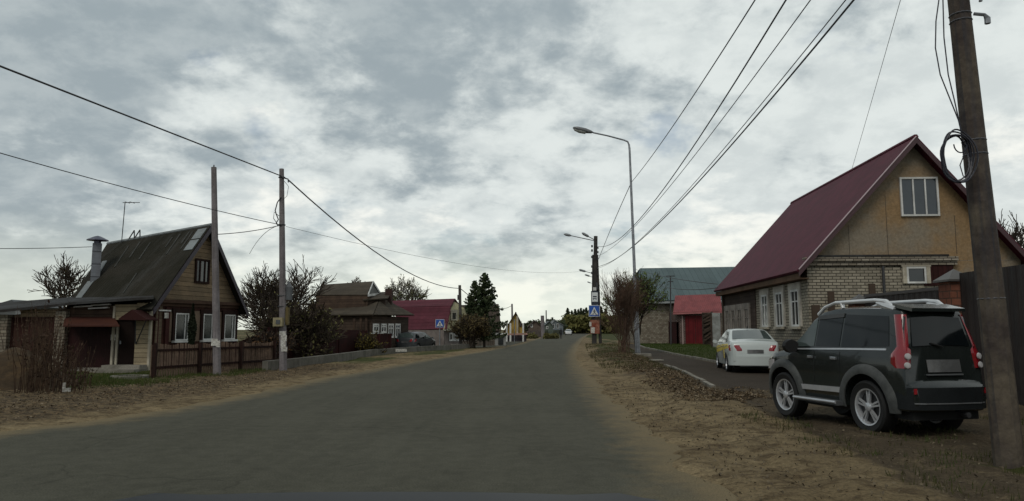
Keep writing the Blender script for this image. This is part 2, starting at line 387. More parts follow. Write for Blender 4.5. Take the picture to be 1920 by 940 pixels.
def strip(name, ya, yb, fl_, fr_, z, mt, nc=14, label='', cat='road', ew=.9, yst=.35):
    rows = []; ed = []; y = ya; st = yst
    while y < yb:
        a, b = fl_(y), fr_(y)
        for i in range(nc+1):
            x = a+(b-a)*i/nc; rows.append((x, y, z)); d = min(x-a, b-x)
            ed.append(max(0, 1-d/ew))
        if y > 30: st *= 1.04
        y += st
    k = nc+1; nr = len(rows)//k
    fs = [(j*k+i, j*k+i+1, (j+1)*k+i+1, (j+1)*k+i) for j in range(nr-1) for i in range(nc)]
    me = bpy.data.meshes.new(name); me.from_pydata(rows, [], fs); a = me.attributes.new('edge', 'FLOAT', 'POINT'); a.data.foreach_set('value', ed)
    me.materials.append(mt); o = bpy.data.objects.new(name, me); COL.objects.link(o); return tag(o, label, cat, kind='structure')
asp = asphalt('asphalt', (.070, .068, .052), (.165, .128, .074))
asp2 = asphalt('path_asphalt', (.044, .035, .027), (.075, .058, .036))
strip('road', -20, 2400, lambda y: xl(y)-.25, lambda y: xr(y)+.25, .0, asp, nc=24, label='grey patched asphalt road curving to the right', cat='road', ew=1.5)
strip('path', 14, 76, xpl, xpr, -.005, asp2, nc=8, label='dark asphalt footpath between stone kerbs', cat='path', ew=.5)
# side street opening at left
a0, a1 = gr(880, 654), gr(985, 640)
mb = MB(); mb.poly([(a0.x-.2, a0.y, .004), (xl(62)+.1, 62, .004), (a1.x, a1.y, .004), (a1.x-12, a1.y+6, .004), (a0.x-9, a0.y+10, .004)])
tag(mb.build('side_street', asp, fix=False), 'grey asphalt side street opening left of the road', 'road', kind='structure')

# kerbs --------------------------------------------------------------
def kerb(name, pts, w, h, mt, label, cat='kerb', group=None, jit=.012):
    mb = MB(); random.seed(len(pts)*7)
    for a, b in zip(pts, pts[1:]):
        a, b = V(a), V(b); L = (b-a).length; nseg = max(1, round(L/1.)); d = (b-a)/nseg; s = V((-d.y, d.x, 0)).normalized()*w
        for i in range(nseg):
            o = a+d*i; dz = random.uniform(-jit, jit); mb.obox(o-s/2+V((0, 0, -.3+dz))+d*.006, d*.985, s, V((0, 0, .3+h)))
    return tag(mb.build(name, mt), label, cat, group)
kerb('kerb', [(xpr(y), y, .0) for y in (30.5, 36, 42, 50, 57, 66)], .14, .09, conc_kerb, 'pale stone kerb between the footpath and the green lawn')
kerb('kerb', [(xpl(y), y, .0) for y in (18.5, 21, 25, 29.5)], .12, .06, conc_kerb, 'low stone kerb beside the leaf pile on the road side of the footpath', jit=.02)
kerb('low_concrete_wall', [V((p.x-.12, p.y, 0)) for p in WP], .22, .36, mat('wall_concrete', (.155, .145, .125), (.10, .095, .08), fine=.25, scale=1.2, bump=.4, streak=4), 'long low concrete retaining wall along the left roadside', 'wall', jit=.004)

# ------------------------------------------------------------------ windows, roofs, fences
def window(root, o, dx, wd, ht, frame, gl, cols=2, rows=1, fw=.06, proud=.05, sill=None, surround=None, split=None, name='window', sur_w=.12):
    """o: lower-left corner on the wall face, dx: unit vector along the wall (left to right seen from outside)"""
    o, dx = V(o), V(dx).normalized(); up = V((0, 0, 1)); nn = dx.cross(up)
    fr = MB()
    def bar(x0, x1, z0, z1, p=proud, q=.0): fr.obox(o+dx*x0+up*z0+nn*q, dx*(x1-x0), nn*p, up*(z1-z0))
    bar(0, fw, 0, ht); bar(wd-fw, wd, 0, ht); bar(fw, wd-fw, 0, fw); bar(fw, wd-fw, ht-fw, ht)
    cs = split or [i/cols for i in range(1, cols)]
    for c in cs: bar(wd*c-fw*.4, wd*c+fw*.4, fw, ht-fw, proud*.85)
    for r in range(1, rows):
        zz = ht*(1-.32) if rows == 2 else ht*r/rows
        xsn = [fw]+[wd*c for c in cs]+[wd-fw]
        for a, b in zip(xsn, xsn[1:]): bar(a+fw*.4, b-fw*.4, zz-fw*.3, zz+fw*.3, proud*.8)
    f = fr.build(name, frame, root)
    pm = MB(); pm.obox(o+dx*fw*.9+up*fw*.9-nn*.02, dx*(wd-1.8*fw), nn*(proud*.35+.02), up*(ht-1.8*fw)); pm.build('pane', gl, f)
    if surround:
        s = MB(); w_ = sur_w
        for x0, x1, z0, z1 in ((-w_, -.004, -.0, ht), (wd+.004, wd+w_, 0, ht), (-w_-.03, wd+w_+.03, ht+.004, ht+w_*1.2)): s.obox(o+dx*x0+up*z0-nn*.01, dx*(x1-x0), nn*(proud*1.3), up*(z1-z0))
        s.build('casing', surround, f)
    if sill:
        s = MB(); s.obox(o+dx*-.1-up*.08-nn*.01, dx*(wd+.2), nn*(proud+.09), up*.075); s.build('sill', sill, f)
    return f
def slabroof(mb, q, th=.09):
    q = [V(p) for p in q]; nn = (q[1]-q[0]).cross(q[2]-q[0]).normalized()
    if nn.z < 0: nn = -nn
    return mb.slab(q, nn*th)
def gable(root, A, B, D, z0, ze, apex, wall, roof, gmat=None, oe=.35, og=.3, th=.1, wname='wall', rname='roof', ze2=None, trim=None):
    """front edge A->B (gable end), D depth vector, eaves ze (B side ze2), apex = (fraction along AB, z)"""
    A, B, D = V(A), V(B), V(D); ze2 = ze2 if ze2 is not None else ze
    za = lambda p, z: V((p.x, p.y, z))
    AP = A.lerp(B, apex[0]); AP = za(AP, apex[1]); dn = D.normalized()
    wm = MB(); wm.slab([za(A, z0), za(B, z0), za(B, ze2), za(A, ze)], D); wl = wm.build(wname, wall, root)
    gm = MB(); gm.slab([za(A, ze+.002), za(B, ze2+.002), AP-V((0, 0, .02))], D); gm.build('gable_wall', gmat or wall, root)
    rm = MB()
    for P_, z in ((A, ze), (B, ze2)):
        e = za(P_, z); s = (e-AP); s = s.normalized()
        q = [AP-dn*og, e+s*oe-dn*og, e+s*oe+D+dn*og, AP+D+dn*og]
        slabroof(rm, q, th)
    rf = rm.build(rname, roof, root)
    rc = MB(); rc.tube([AP-dn*og+V((0, 0, th)), AP+D+dn*og+V((0, 0, th))], .09, 6); rc.build('ridge_cap', roof, rf)
    if trim:
        tm = MB()
        for P_, z in ((A, ze), (B, ze2)):
            e = za(P_, z); s = (e-AP).normalized(); L = (e-AP).length+oe
            a = AP-dn*(og+.035)-V((0, 0, .13)); tm.obox(a, s*L, dn*.03, V((0, 0, .2)))
        tm.build('fascia', trim, rf)
    return wl, rf, AP
# ================================================================== RIGHT HOUSE (maroon roof)
YA = 24.
D = V((.75, 11.9, 0)); A = V((at(1515, 600, YA).x, YA, 0)); fx = V((D.y, -D.x, 0)).normalized(); B = A+fx*6.9
ze = zat(1515, 490, YA); zap = zat(1718, 268, YA-.2)
hr = thing('maroon_roof_house', A, 'large brick house with steep maroon metal roof and chipboard gable at the right', 'house')
wl, rf, AP = gable(hr, A, B, D, -.3, ze, (.525, zap), brick_w, roof_red, osb, oe=.55, og=.42, th=.09, trim=flat('maroon_trim', (.045, .014, .018)))
dn = D.normalized(); up = V((0, 0, 1)); ff = -dn
mb = MB(); s_ = (V((A.x, A.y, ze))-AP).normalized(); mb.tube([AP-dn*.44+V((0, 0, .10)), AP-dn*.44+V((0, 0, .10))+s_*((V((A.x, A.y, ze))-AP).length+.55)], .022, 5); mb.build('drip_edge', flat('pale_pink_edge', (.42, .33, .35)), rf)
# boxed eave on the street side
mb = MB(); s = (V((A.x, A.y, ze))-AP).normalized()
eo = V((A.x, A.y, ze))+s*.5; mb.obox(V((eo.x, eo.y, eo.z-.24))-dn*.38, D+dn*.76, V((.03, 0, 0)), V((0, 0, .2))); mb.obox(V((eo.x+.04, eo.y, eo.z-.24))-dn*.36, D+dn*.7, V((A.x-eo.x-.06, 0, 0)), V((0, 0, .03)))
mb.build('eave_board', mat('eave_wood', (.17, .10, .065), (.11, .07, .045), fine=.2, kind='hplank', w=.3), hr)
# plastered rest of the gable end: shed part right of the brick front
mb = MB(); mb.obox(A+fx*4.72-dn*.05+up*-.3, fx*2.16, dn*.05, up*(ze+.28)); mb.build('plaster_wall', osb, hr)
# projecting brick front with cornice
mb = MB(); mb.obox(A+fx*.0-dn*.12+up*-.3, fx*4.7, dn*.12, up*(ze+.08)); fb = mb.build('brick_front', brick_w, hr)
mb = MB()
for i, (p, z) in enumerate(((.20, ze-.16), (.28, ze-.02))): mb.obox(A-fx*.1-dn*p+up*z, fx*4.9, dn*(p-.002), up*.13)
mb.build('cornice', mat('cornice_brick', (.30, .265, .215), (.2, .17, .13), kind='brick', w=.13, cm=(.04, .03, .025), bump=.8), hr)
mb = MB(); mb.obox(A-dn*.30+fx*.1+up*(ze+.115), fx*4.4, dn*.29, up*.06); mb.build('cornice_cap', roof_lean, hr)
brown_bd = flat('brown_stained_board', (.045, .026, .014), rough=.8)
mb = MB(); mb.obox(A+fx*3.73-dn*.16+up*(ze-.85), fx*.95, dn*.035, up*.68); mb.build('dark_panel', wood_red, hr)
mb = MB(); mb.obox(A+fx*.08-dn*.19+up*.3, fx*.26, dn*.06, up*1.95); mb.build('board', brown_bd, hr)
mb = MB(); mb.obox(A+fx*.62-dn*.19+up*1.55, fx*.2, dn*.06, up*1.15); mb.build('board', brown_bd, hr)
mb = MB(); mb.obox(A+fx*1.95-dn*.19+up*2.0, fx*.2, dn*.06, up*.95); mb.build('board', brown_bd, hr)
mb = MB(); mb.tube([A+fx*2.42-dn*.2+up*.2, A+fx*2.42-dn*.2+up*(ze-.2)], .045, 8); mb.build('drain_pipe', iron, hr)
Pw = at(1690, 533, YA); window(hr, V((Pw.x, A.y-(Pw.x-A.x)*.063-.125, Pw.z)), fx, .62, .55, white_pt, glass, cols=1, surround=cream_pt, proud=.06, sur_w=.13)
# gable triple window
Pg = at(1683, 408, YA); window(hr, V((Pg.x, A.y-(Pg.x-A.x)*.063-.006, Pg.z)), fx, 1.24, 1.32, white_pt, flat('dim_blue_glass', (.035, .045, .055), rough=.08, spec=.6, fine=0), split=[.345, .66], fw=.06, proud=.07)
seam = flat('seam', (.05, .035, .02))
for a, b in ((1.45, 1.0), (2.7, 2.), (4.9, 1.3)): mb = MB(); mb.obox(A+fx*a-dn*.012+up*(ze+.2), fx*.012, dn*.01, up*b); mb.build('panel_seam', seam, hr)
# street side: four carved dark windows (far) and three white-cased windows (near)
lx = -dn   # left-to-right seen from the street is from far to near
nrm = lx.cross(up)
side = MB(); side.obox(A+D*.52+nrm*.04+up*-.3, D*.49, -nrm*.05, up*(ze+.22)); side.build('timber_wall', mat('dark_timber_wall', (.085, .062, .05), (.055, .04, .032), kind='hplank', w=.18, bump=.6), hr)
carve = mat('grey_carved_wood', (.28, .25, .22), (.17, .15, .13), fine=.3, bump=.4)
for i in range(4):
    o = A+D*(.60+.1*i)+lx*-.0+nrm*.045+up*1.05
    window(hr, o+dn*.7, lx, .72, 1.35, carve, glass_c, cols=2, rows=2, fw=.07, proud=.06, surround=carve, sill=carve, sur_w=.16)
    mb = MB(); mb.obox(o+dn*.75-up*.75, lx*.82, nrm*.05, up*.5); mb.build('apron_panel', carve, hr)
for d0 in (.395, .235, .085):
    o = A+D*d0+dn*.55+nrm*.004+up*1.55
    window(hr, o, lx, .82, 1.28, white_pt, glass, cols=2, rows=2, fw=.07, proud=.05, surround=mat('pale_casing', (.48, .45, .39), (.34, .31, .27), fine=.2), sill=cream_pt, sur_w=.2)
mb = MB(); mb.obox(A+D*1.001+nrm*.05+up*-.3, -D*.015, nrm*.08, up*(ze+.2)); mb.build('corner_board', brown_bd, hr)
# yellow annex at the right end
ax = thing('yellow_annex', B+V((.3, 3, 0)), 'yellow-green rendered annex with flat roof behind the concrete pole', 'building')
q = at(1884, 500, 26.); mb = MB(); mb.obox((q.x, 26, -.3), (.55, 0, 0), (0, 3, 0), (0, 0, zat(1890, 475, 26)+.3)); mb.build('wall', mat('yellow_render', (.20, .185, .04), (.15, .14, .035), fine=.15), ax)
mb = MB(); mb.obox((q.x-.1, 25.9, zat(1890, 475, 26)), (.8, 0, 0), (0, 3.2, 0), (0, 0, .07)); mb.build('roof', iron, ax)

# fence along the right yards ----------------------------------------------------
fen = thing('metal_fence', (9.3, 16, 0), 'tall dark brown corrugated metal fence behind the black off-roader', 'fence')
FT = [(21.5, 9.55), (15.8, 9.35), (12.4, 9.2), (4., 8.9)]
def fseg(y0, x0, y1, x1, z, nm='panel'):
    mb = MB(); mb.obox((x0, y0, -.2), (x1-x0, y1-y0, 0), (.04, 0, 0), (0, 0, z+.2)); mb.build(nm, metal_dk, fen)
fseg(21.5, 9.55, 19.9, 9.5, 2.0); fseg(19.4, 9.48, 15.6, 9.36, 2.3); fseg(15.0, 9.34, 12.2, 9.2, 2.62); fseg(12.2, 9.2, 8., 9.05, 2.55); fseg(8., 9.05, 3.5, 8.9, 2.55)
mb = MB(); mb.obox((9.46, 19.4, 2.31), (-.12, -3.8, 0), (.12, 0, 0), (0, 0, .07)); mb.build('top_rail', flat('fence_rail', (.03, .022, .02)), fen)
for y, x, dz in ((19.65, 9.42, -.42), (15.3, 9.36, -.10)):
    mb = MB(); mb.box((x+.05, y, 1.2+dz/2), (.44, .44, 2.7+dz), -.04); pz = mb.build('brick_post', brick_r, fen)
    mb = MB(); c = V((x+.05, y, 2.552+dz)); h = .29; q = [c+V((-h, -h, 0)), c+V((h, -h, 0)), c+V((h, h, 0)), c+V((-h, h, 0))]; ap = c+V((0, 0, .24))
    mb.slab(q, (0, 0, .04)); q = [p+V((0, 0, .042)) for p in q]
    for i in range(4): mb.poly([q[i], q[(i+1) % 4], ap+V((0, 0, .04))])
    mb.poly(q[::-1]); mb.build('post_cap', flat('cap_metal', (.07, .065, .06)), pz)
# wooden yard gate between house corner and post
gt = thing('wooden_gate', (9.7, 22.6, 0), 'dark wooden boards closing the gap at the brick house corner', 'gate')
mb = MB(); mb.obox((9.55, 21.6, -.2), (.3, 2.2, 0), (.06, 0, 0), (0, 0, 1.75)); mb.build('boards', wood_dkbr, gt)
mb = MB(); mb.obox((9.52, 21.6, 1.3), (.3, 2.2, 0), (.05, 0, 0), (0, 0, .1)); mb.build('rail', wood_dkbr, gt)

# ================================================================== GREEN-ROOFED BRICK BUILDING, RED SHED
YG = 76.
gb = thing('brick_warehouse', gr(1240, 644), 'long white brick building under a grey-green sheet metal roof', 'building')
p0 = at(1196, 566, YG); p1 = at(1400, 566, YG)
mb = MB(); mb.obox((p0.x, YG, -.3), (p1.x-p0.x, 0, 0), (0, 10, 0), (0, 0, p0.z+.1+.3)); mb.build('wall', mat('speckled_brick', (.30, .27, .21), (.15, .12, .09), kind='brick', w=.17, cm=(.08, .07, .06), bump=.6, fine=.4), gb)
e0, e1, r1, r0 = at(1180, 566, YG-.7), at(1400, 563, YG-.7), at(1395, 502, YG+7), at(1200, 505, YG+7)
mb = MB(); slabroof(mb, [e0, e1, r1, r0], .12); slabroof(mb, [r0+V((0, .02, 0)), r1+V((0, .02, 0)), e1+V((0, 14, 0)), e0+V((0, 14, 0))], .12); mb.build('roof', roof_green, gb)
mb = MB(); mb.obox(e0-V((0, .1, .22)), e1-e0, (0, .06, 0), (0, 0, .2)); mb.build('eave_board', flat('pale_fascia', (.28, .30, .30)), gb)
mb = MB(); mb.slab([at(1200, 566, YG+.4), (p0.x, YG+12, p0.z), (r0.x, YG+7, r0.z-.1)], (.1, 0, 0)); mb.build('gable_wall', wood_gray, gb)
sh = thing('red_shed', gr(1300, 643), 'small brick shed with scarlet corrugated roof and bright red double gate', 'shed')
YS = 72.
q0, q1 = at(1268, 586, YS), at(1352, 586, YS)
mb = MB(); mb.obox((q0.x, YS, -.3), (q1.x-q0.x, 0, 0), (0, 3.4, 0), (0, 0, q0.z+.3)); mb.build('wall', mat('plum_brick', (.085, .04, .035), (.06, .03, .028), kind='brick', w=.12, bump=.4), sh)
mb = MB(); slabroof(mb, [at(1262, 588, YS-.5), at(1354, 585, YS-.5), at(1350, 553, YS+3), at(1266, 556, YS+3)], .1); mb.build('roof', roof_scarlet, sh)
mb = MB(); a = at(1262, 590, YS-.56); b = at(1354, 587, YS-.56); mb.obox(a, b-a, (0, .04, 0), (0, 0, .16)); mb.build('fascia', mat('pinkish_trim', (.33, .13, .13)), sh)
g0, g1 = at(1284, 590, YS-.06), at(1322, 590, YS-.06)
for k in range(2):
    wv = (g1-g0)/2; mb = MB(); mb.obox(V((g0.x, YS-.08, -.0))+V((wv.x*k+.03, 0, 0)), (wv.x-.05, 0, 0), (0, .07, 0), (0, 0, g0.z-.1)); mb.build('gate_leaf', red_gate, sh)
mb = MB(); mb.obox((at(1278, 600, YS).x, YS-.1, -.1), (.12, 0, 0), (0, .08, 0), (0, 0, 2.9)); mb.build('door_post', flat('pale_post', (.3, .22, .2)), sh)
dd = thing('maroon_wicket', gr(1263, 644), 'dark maroon metal wicket door left of the red shed', 'door')
d0, d1 = at(1255, 604, YS), at(1272, 604, YS); mb = MB(); mb.obox((d0.x, YS, -.1), (d1.x-d0.x, 0, 0), (0, .06, 0), (0, 0, d0.z+.1)); mb.build('leaf', metal_br, dd)
for xx in (d0.x-.08, d1.x+.01): mb = MB(); mb.obox((xx, YS-.02, -.1), (.07, 0, 0), (0, .1, 0), (0, 0, d0.z+.2)); mb.build('post', wood_dkbr, dd)
random.seed(5)
wp_ = thing('timber_stack', gr(1328, 645), 'leaning pile of dark old boards right of the red gate', 'timber pile')
for i in range(8):
    y0 = 640-i*6.5; a = at(1320+random.uniform(-1, 2), y0+random.uniform(-2, 2), 66); b = at(1336, y0-6-random.uniform(0, 5), 66)
    mb = MB(); mb.obox(a, b-a, (0, .3, 0), (0, 0, .17)); mb.build('board', wood_log, wp_)
mb = MB(); mb.obox((at(1319, 640, 66.4).x, 66.4, 0), (.9, 0, 0), (0, .3, 0), (0, 0, 3.)); mb.build('post', wood_log, wp_)
gp = thing('grey_panel_fence', gr(1343, 650), 'pale grey upright sheet panel between timber pile and dark house', 'fence')
a = at(1336, 645, 58); b = at(1352, 645, 58); mb = MB(); mb.obox((a.x, 58, -.1), (b.x-a.x, 0, 0), (0, .05, 0), (0, 0, zat(1340, 587, 58)+.1)); mb.build('sheet', mat('pale_sheet', (.26, .27, .26), (.17, .17, .16), kind='corr', w=.3, bump=.5), gp)
mb = MB(); mb.box((a.x-.05, 58, 1.3), (.12, .12, 2.9)); mb.build('post', wood_log, gp)
mt_ = thing('thin_steel_mast', gr(1257, 648), 'thin dark steel mast standing before the brick warehouse', 'mast')
a = at(1258, 648, 66); b = at(1257, 518, 66); mb = MB(); mb.tube([V((a.x, 66, 0)), b], .06, 6); mb.build('pole', iron, mt_)
mb = MB(); mb.box(b, (.8, .08, .08)); mb.box(b-V((0, 0, .5)), (.5, .08, .08)); mb.build('crossarm', iron, mt_)

# ================================================================== LEFT HOUSE
AL = V((at(285, 650, 25.5).x, 25.5, 0)); BL = V((at(441, 650, 30.2).x, 30.2, 0)); fdir = (BL-AL).normalized()
DL = V((-.90, .44, 0)).normalized()*5.5
hl = thing('tan_gable_house', AL, 'old house with tall mossy slate roof and tan boarded gable behind the picket fence', 'house')
zel = zat(285, 562, 25.5); ze2 = zat(441, 569, 30.2)
mid = AL.lerp(BL, .53); zal = zat(383, 428, mid.y)
za = lambda p, z: V((p.x, p.y, z))
mb = MB(); mb.slab([za(AL, -.2), za(BL, -.2), za(BL, ze2), za(AL, zel)], DL*.74); mb.build('wall', mat('brown_facade', (.060, .026, .020), (.042, .02, .016), kind='vplank', w=.2, bump=.4), hl)
mb = MB(); apx = za(mid, zal); mb.slab([za(AL, zel+.003), za(BL, ze2+.003), apx-V((0, 0, .03))], DL.normalized()*.25); mb.build('gable_wall', wood_tan, hl)
sag = V((0, 0, -.42)); rm = MB(); dl = DL.normalized(); og = .35
def lroof(P_, z, oe):
    e = za(P_, z); s = (e-apx).normalized()
    return [apx-dl*og, e+s*oe-dl*og, e+s*oe+DL-dl*1.0, apx+DL+dl*.3+sag]
qa = lroof(AL, zel, .55); qb = lroof(BL, ze2, .6)
# split the visible slope in 2 columns so that the slab stays planar
def bil(q, u, v): return q[0].lerp(q[3], u).lerp(q[1].lerp(q[2], u), v)
nrmA = (qa[1]-qa[0]).cross(qa[3]-qa[0]).normalized(); nrmA = -nrmA if nrmA.z < 0 else nrmA
rm.grid([[bil(qa, i/10, j/6) for j in range(7)] for i in range(11)], nrmA*.09)
nrmB = (qb[1]-qb[0]).cross(qb[3]-qb[0]).normalized(); nrmB = -nrmB if nrmB.z < 0 else nrmB
rm.grid([[bil(qb, i/10, j/6) for j in range(7)] for i in range(11)], nrmB*.09)
rl = rm.build('roof', roof_dark, hl)
mb = MB(); mb.tube([apx-dl*og+V((0, 0, .1)), apx+DL+dl*.3+sag+V((0, 0, .1))], .08, 6); mb.build('ridge_cap', roof_tin, rl)
mb = MB()
for q in (qa, qb):
    s = q[1]-q[0]; mb.obox(q[0]-dl*.03-V((0, 0, .14)), s, dl*.03, V((0, 0, .22)))
mb.build('fascia', flat('dark_violet_fascia', (.025, .018, .03)), rl)
def patch(u0, u1, v0, v1, h=.1, shear=0.):
    mb = MB(); p = [bil(qa, u0, v0), bil(qa, u1, v0), bil(qa, u1+shear, v1), bil(qa, u0+shear, v1)]; mb.slab([x+nrmA*h for x in p], nrmA*.02); return mb
patch(.01, .09, .03, .165).build('roof_sheet', roof_tin, rl); patch(.01, .09, .18, .31).build('roof_sheet', roof_tin, rl)
for u, v0, v1 in ((.125, .05, .28), (.16, .04, .2), (.24, .05, .33), (.3, .08, .22), (.42, .55, .8), (.5, .1, .35), (.62, .06, .3), (.72, .1, .42)): patch(u, u+.012, v0, v1, .095).build('roof_batten', mat('light_streak', (.055, .055, .05), fine=.4), rl)
# chimney
cu, cv = .90, .60; cb = bil(qa, cu, cv); ctop = at(180, 457, cb.y)
cx = at(180, 500, cb.y).x
mb = MB(); mb.box((cx, cb.y, (cb.z-.9+ctop.z)/2), (.32, .32, ctop.z-cb.z+.9), .5); ch = mb.build('chimney', mat('pale_metal_chimney', (.22, .235, .26), (.16, .165, .18), rough=.5, fine=.15, kind='hplank', w=.5), rl)
mb = MB(); c = V((cx, cb.y, ctop.z)); mb.lathe([(.13, 0), (.13, .1), (.40, .12), (.38, .15), (.12, .28), (.02, .31)], c, (0, 0, 1), 12); mb.build('chimney_hood', flat('hood_tin', (.09, .09, .12), rough=.4, metal=.5), ch)
patch(.86, .93, .6, .98, .10, .03).build('flashing', roof_tin, rl); patch(.86, .91, .3, .58, .10, -.01).build('flashing', roof_tin, rl)
# roof ladder frame + aerial
mb = MB(); a = bil(qa, .80, .02); 
for d in (0, .35): mb.tube([a+dl*-d+V((0, 0, .05)), a+dl*(-d-.45)+V((0, 0, .55))], .025, 5); mb.tube([a+dl*(-d-.45)+V((0, 0, .55)), a+dl*(-d-.5)+V((0, 0, .0))], .025, 5)
mb.tube([a+V((0, 0, .1)), a-dl*.9+V((0, 0, .15))], .02, 5); mb.build('roof_ladder', iron, rl)
an = thing('roof_aerial', bil(qa, .84, .05), 'thin television aerial mast behind the chimney of the left house', 'aerial')
b0 = bil(qa, .84, .05); t0 = at(206, 380, b0.y); t0 = V((b0.x+.05, b0.y, t0.z)); mb = MB(); mb.tube([b0, t0], .018, 5); mb.build('mast', iron, an)
mb = MB(); mb.tube([t0-V((.1, 0, 0)), t0+V((.62, 0, 0))], .014, 4); mb.tube([t0+V((.1, -.2, 0)), t0+V((.1, .2, 0))], .012, 4); mb.tube([t0+V((.3, -.2, 0)), t0+V((.3, .2, 0))], .012, 4); mb.build('antenna', iron, an)
# facade details
nl = fdir.cross(up)
def onf(t, z, p=.0): return AL+fdir*t+up*z+nl*p
FWd = (BL-AL).length
mb = MB(); mb.obox(onf(-.1, zel-.1, .0), (za(BL, ze2)-za(AL, zel))*1.03, nl*.16, up*.12); mb.obox(onf(-.1, zel-.22, .0), (za(BL, ze2)-za(AL, zel))*1.03, nl*.06, up*.11); mb.build('cornice', mat('brown_trim', (.075, .045, .032)), hl)
mb = MB(); mb.obox(onf(.75, 1.0, 0), fdir*(FWd-1.2), nl*.03, up*1.15); mb.build('facade_panel', mat('dusty_brown_render', (.17, .125, .09), (.125, .09, .065), fine=.25), hl)
pil = mat('oxblood_pilaster', (.05, .018, .016))
for t_ in (0, .55, FWd-.2): mb = MB(); mb.obox(onf(t_, 0, 0), fdir*.2, nl*.07, up*(zel-.25)); mb.build('pilaster', pil, hl)
for t_ in (1.05, 2.62, 3.95):
    window(hl, onf(t_, 1.05, .035), fdir, .72, 1.0, white_pt, flat('pale_curtain_glass', (.03, .035, .035), rough=.08, fine=0, c2=(.015, .015, .015), scale=2), cols=1, split=[.74], fw=.045, proud=.05, surround=wood_dkbr, sill=white_pt, sur_w=.14)
f = window(hl, onf(2.05, zel+.72, .01), fdir, .85, .95, wood_dkbr, glass, cols=3, fw=.08, proud=.05)
mb = MB(); mb.obox(onf(.15, 2.1, .06), fdir*.6, nl*.04, up*.05); mb.build('notice_board', white_pt, hl); mb = MB(); mb.obox(onf(.45, 1.85, .06), fdir*.2, nl*.03, up*.2); mb.build('house_plate', paper, hl)

# lean-to wing with garage (left)
lw = thing('lean_to_garage', (-17, 25.4, 0), 'long low lean-to with brown garage door, brick pillar and awnings', 'garage')
YW = 25.2
def wx(px): return at(px, 640, YW).x
def wz(px, py): return zat(px, py, YW)
mb = MB(); xA, xB = wx(-260), wx(283)
mb.slab([(xA, YW+.3, -.2), (xB, YW+.3, -.2), (xB, YW+.3, wz(283, 566)), (wx(130), YW+.3, wz(130, 578)), (xA, YW+.3, wz(-260, 618))], (0, 2.6, 0)); mb.build('wall', mat('lean_boards', (.20, .15, .10), (.13, .10, .07), kind='hplank', w=.14, bump=.5), lw)
mb = MB()
mb.slab([at(-260, 612, YW-.25), at(130, 573, YW-.25), at(130, 562, YW+3.2), at(-260, 592, YW+3.2)], (0, 0, .09)); mb.slab([at(128, 572, YW-.35), at(288, 561, YW-.35), at(283, 553, YW+3.), at(128, 561, YW+3.2)], (0, 0, .09)); mb.build('roof', roof_lean, lw)
# porch cladding
def panel(px0, px1, pt, pb, y, mt, name, th=.06, root=lw):
    mb = MB(); mb.obox((wx(px0), y, max(-.1, wz(px0, pb))), (wx(px1)-wx(px0), 0, 0), (0, th, 0), (0, 0, wz(px0, pt)-max(-.1, wz(px0, pb)))); return mb.build(name, mt, root)
panel(250, 277, 568, 700, YW+.1, porch_side, 'porch_wall', .19); panel(208, 251, 571, 600, YW+.1, porch_side, 'porch_wall', .19)
for px in (207, 276): mb = MB(); mb.obox((wx(px), YW+.05, 0), (.07, 0, 0), (0, .1, 0), (0, 0, wz(px, 574 if px == 207 else 567))); mb.build('corner_board', cream_pt, lw)
dr = panel(218, 250, 597, 700, YW+.16, mat('black_brown_door', (.012, .007, .006), fine=.2), 'entrance_door', .1); mb = MB(); mb.box((wx(222), YW+.14, 1.0), (.04, .05, .12)); mb.build('handle', galv, dr)
panel(213, 217, 613, 695, YW+.12, cream_pt, 'door_frame', .12)
panel(120, 213, 597, 690, YW+.2, metal_br, 'shed_gate', .09); panel(130, 208, 690, 700, YW+.0, conc_kerb, 'threshold', .2)
panel(120, 207, 575, 597, YW+.22, wood_brown, 'upper_boards', .07)
mb = MB(); mb.slab([at(118, 613, YW-.75), at(224, 613, YW-.75), at(214, 597, YW+.18), at(122, 596, YW+.18)], (0, 0, .04)); mb.build('long_awning', mat('rust_red_awning', (.055, .020, .013), (.042, .016, .012), fine=.2), lw)
cn = MB(); a, b, c_, d_ = at(222, 600, YW-.7), at(247, 583, YW-.7), at(274, 601, YW-.7), V((0, .85, 0))
cn.slab([a, b, b+d_, a+d_], (0, 0, .04)); cn.slab([b, c_, c_+d_, b+d_], (0, 0, .04)); cn.poly([a, c_, b]); cn.build('door_canopy', mat('maroon_canopy', (.035, .012, .011), fine=.15), lw)
mb = MB(); mb.tube([at(274, 601, YW-.65), at(255, 645, YW+.1)], .02, 5); mb.tube([at(254, 600, YW-.0), at(254, 645, YW-.0)], .02, 5); mb.build('canopy_brace', iron, lw)
panel(10, 101, 595, 712, YW+.2, garage_dr, 'garage_door', .09); panel(100, 120, 583, 712, YW+.0, brick_g, 'brick_pillar', .35); panel(-60, 11, 590, 712, YW+.0, brick_g, 'brick_pier', .35)
panel(30, 101, 580, 594, YW+.14, wood_tan, 'garage_lintel', .12)
mb = MB(); mb.box((wx(208), YW+.15, wz(208, 633)), (.16, .06, .2)); mb.build('meter_box', paper, lw)
for k, (a_, b_, py) in enumerate(((138, 170, 577), (170, 205, 574), (165, 202, 580))):
    mb = MB(); mb.obox(at(a_, py, YW+.02), at(b_, py-2, YW+.02)-at(a_, py, YW+.02), (0, .12, 0), (0, 0, .045)); mb.build('white_plank', white_pt, lw)
mb = MB(); mb.box((wx(243), YW-.6, .05), (1.5, .9, .16)); mb.box((wx(243), YW-.25, .18), (1.3, .5, .12)); tag(mb.build('doorstep', conc_kerb), 'grey concrete doorstep under the maroon door canopy', 'step')
pt = thing('garden_hoop', gr(243, 713), 'pale round manhole ring lying in the grass before the porch', 'manhole ring')
c = gr(243, 713); c.z = H(c.x, c.y)+.05
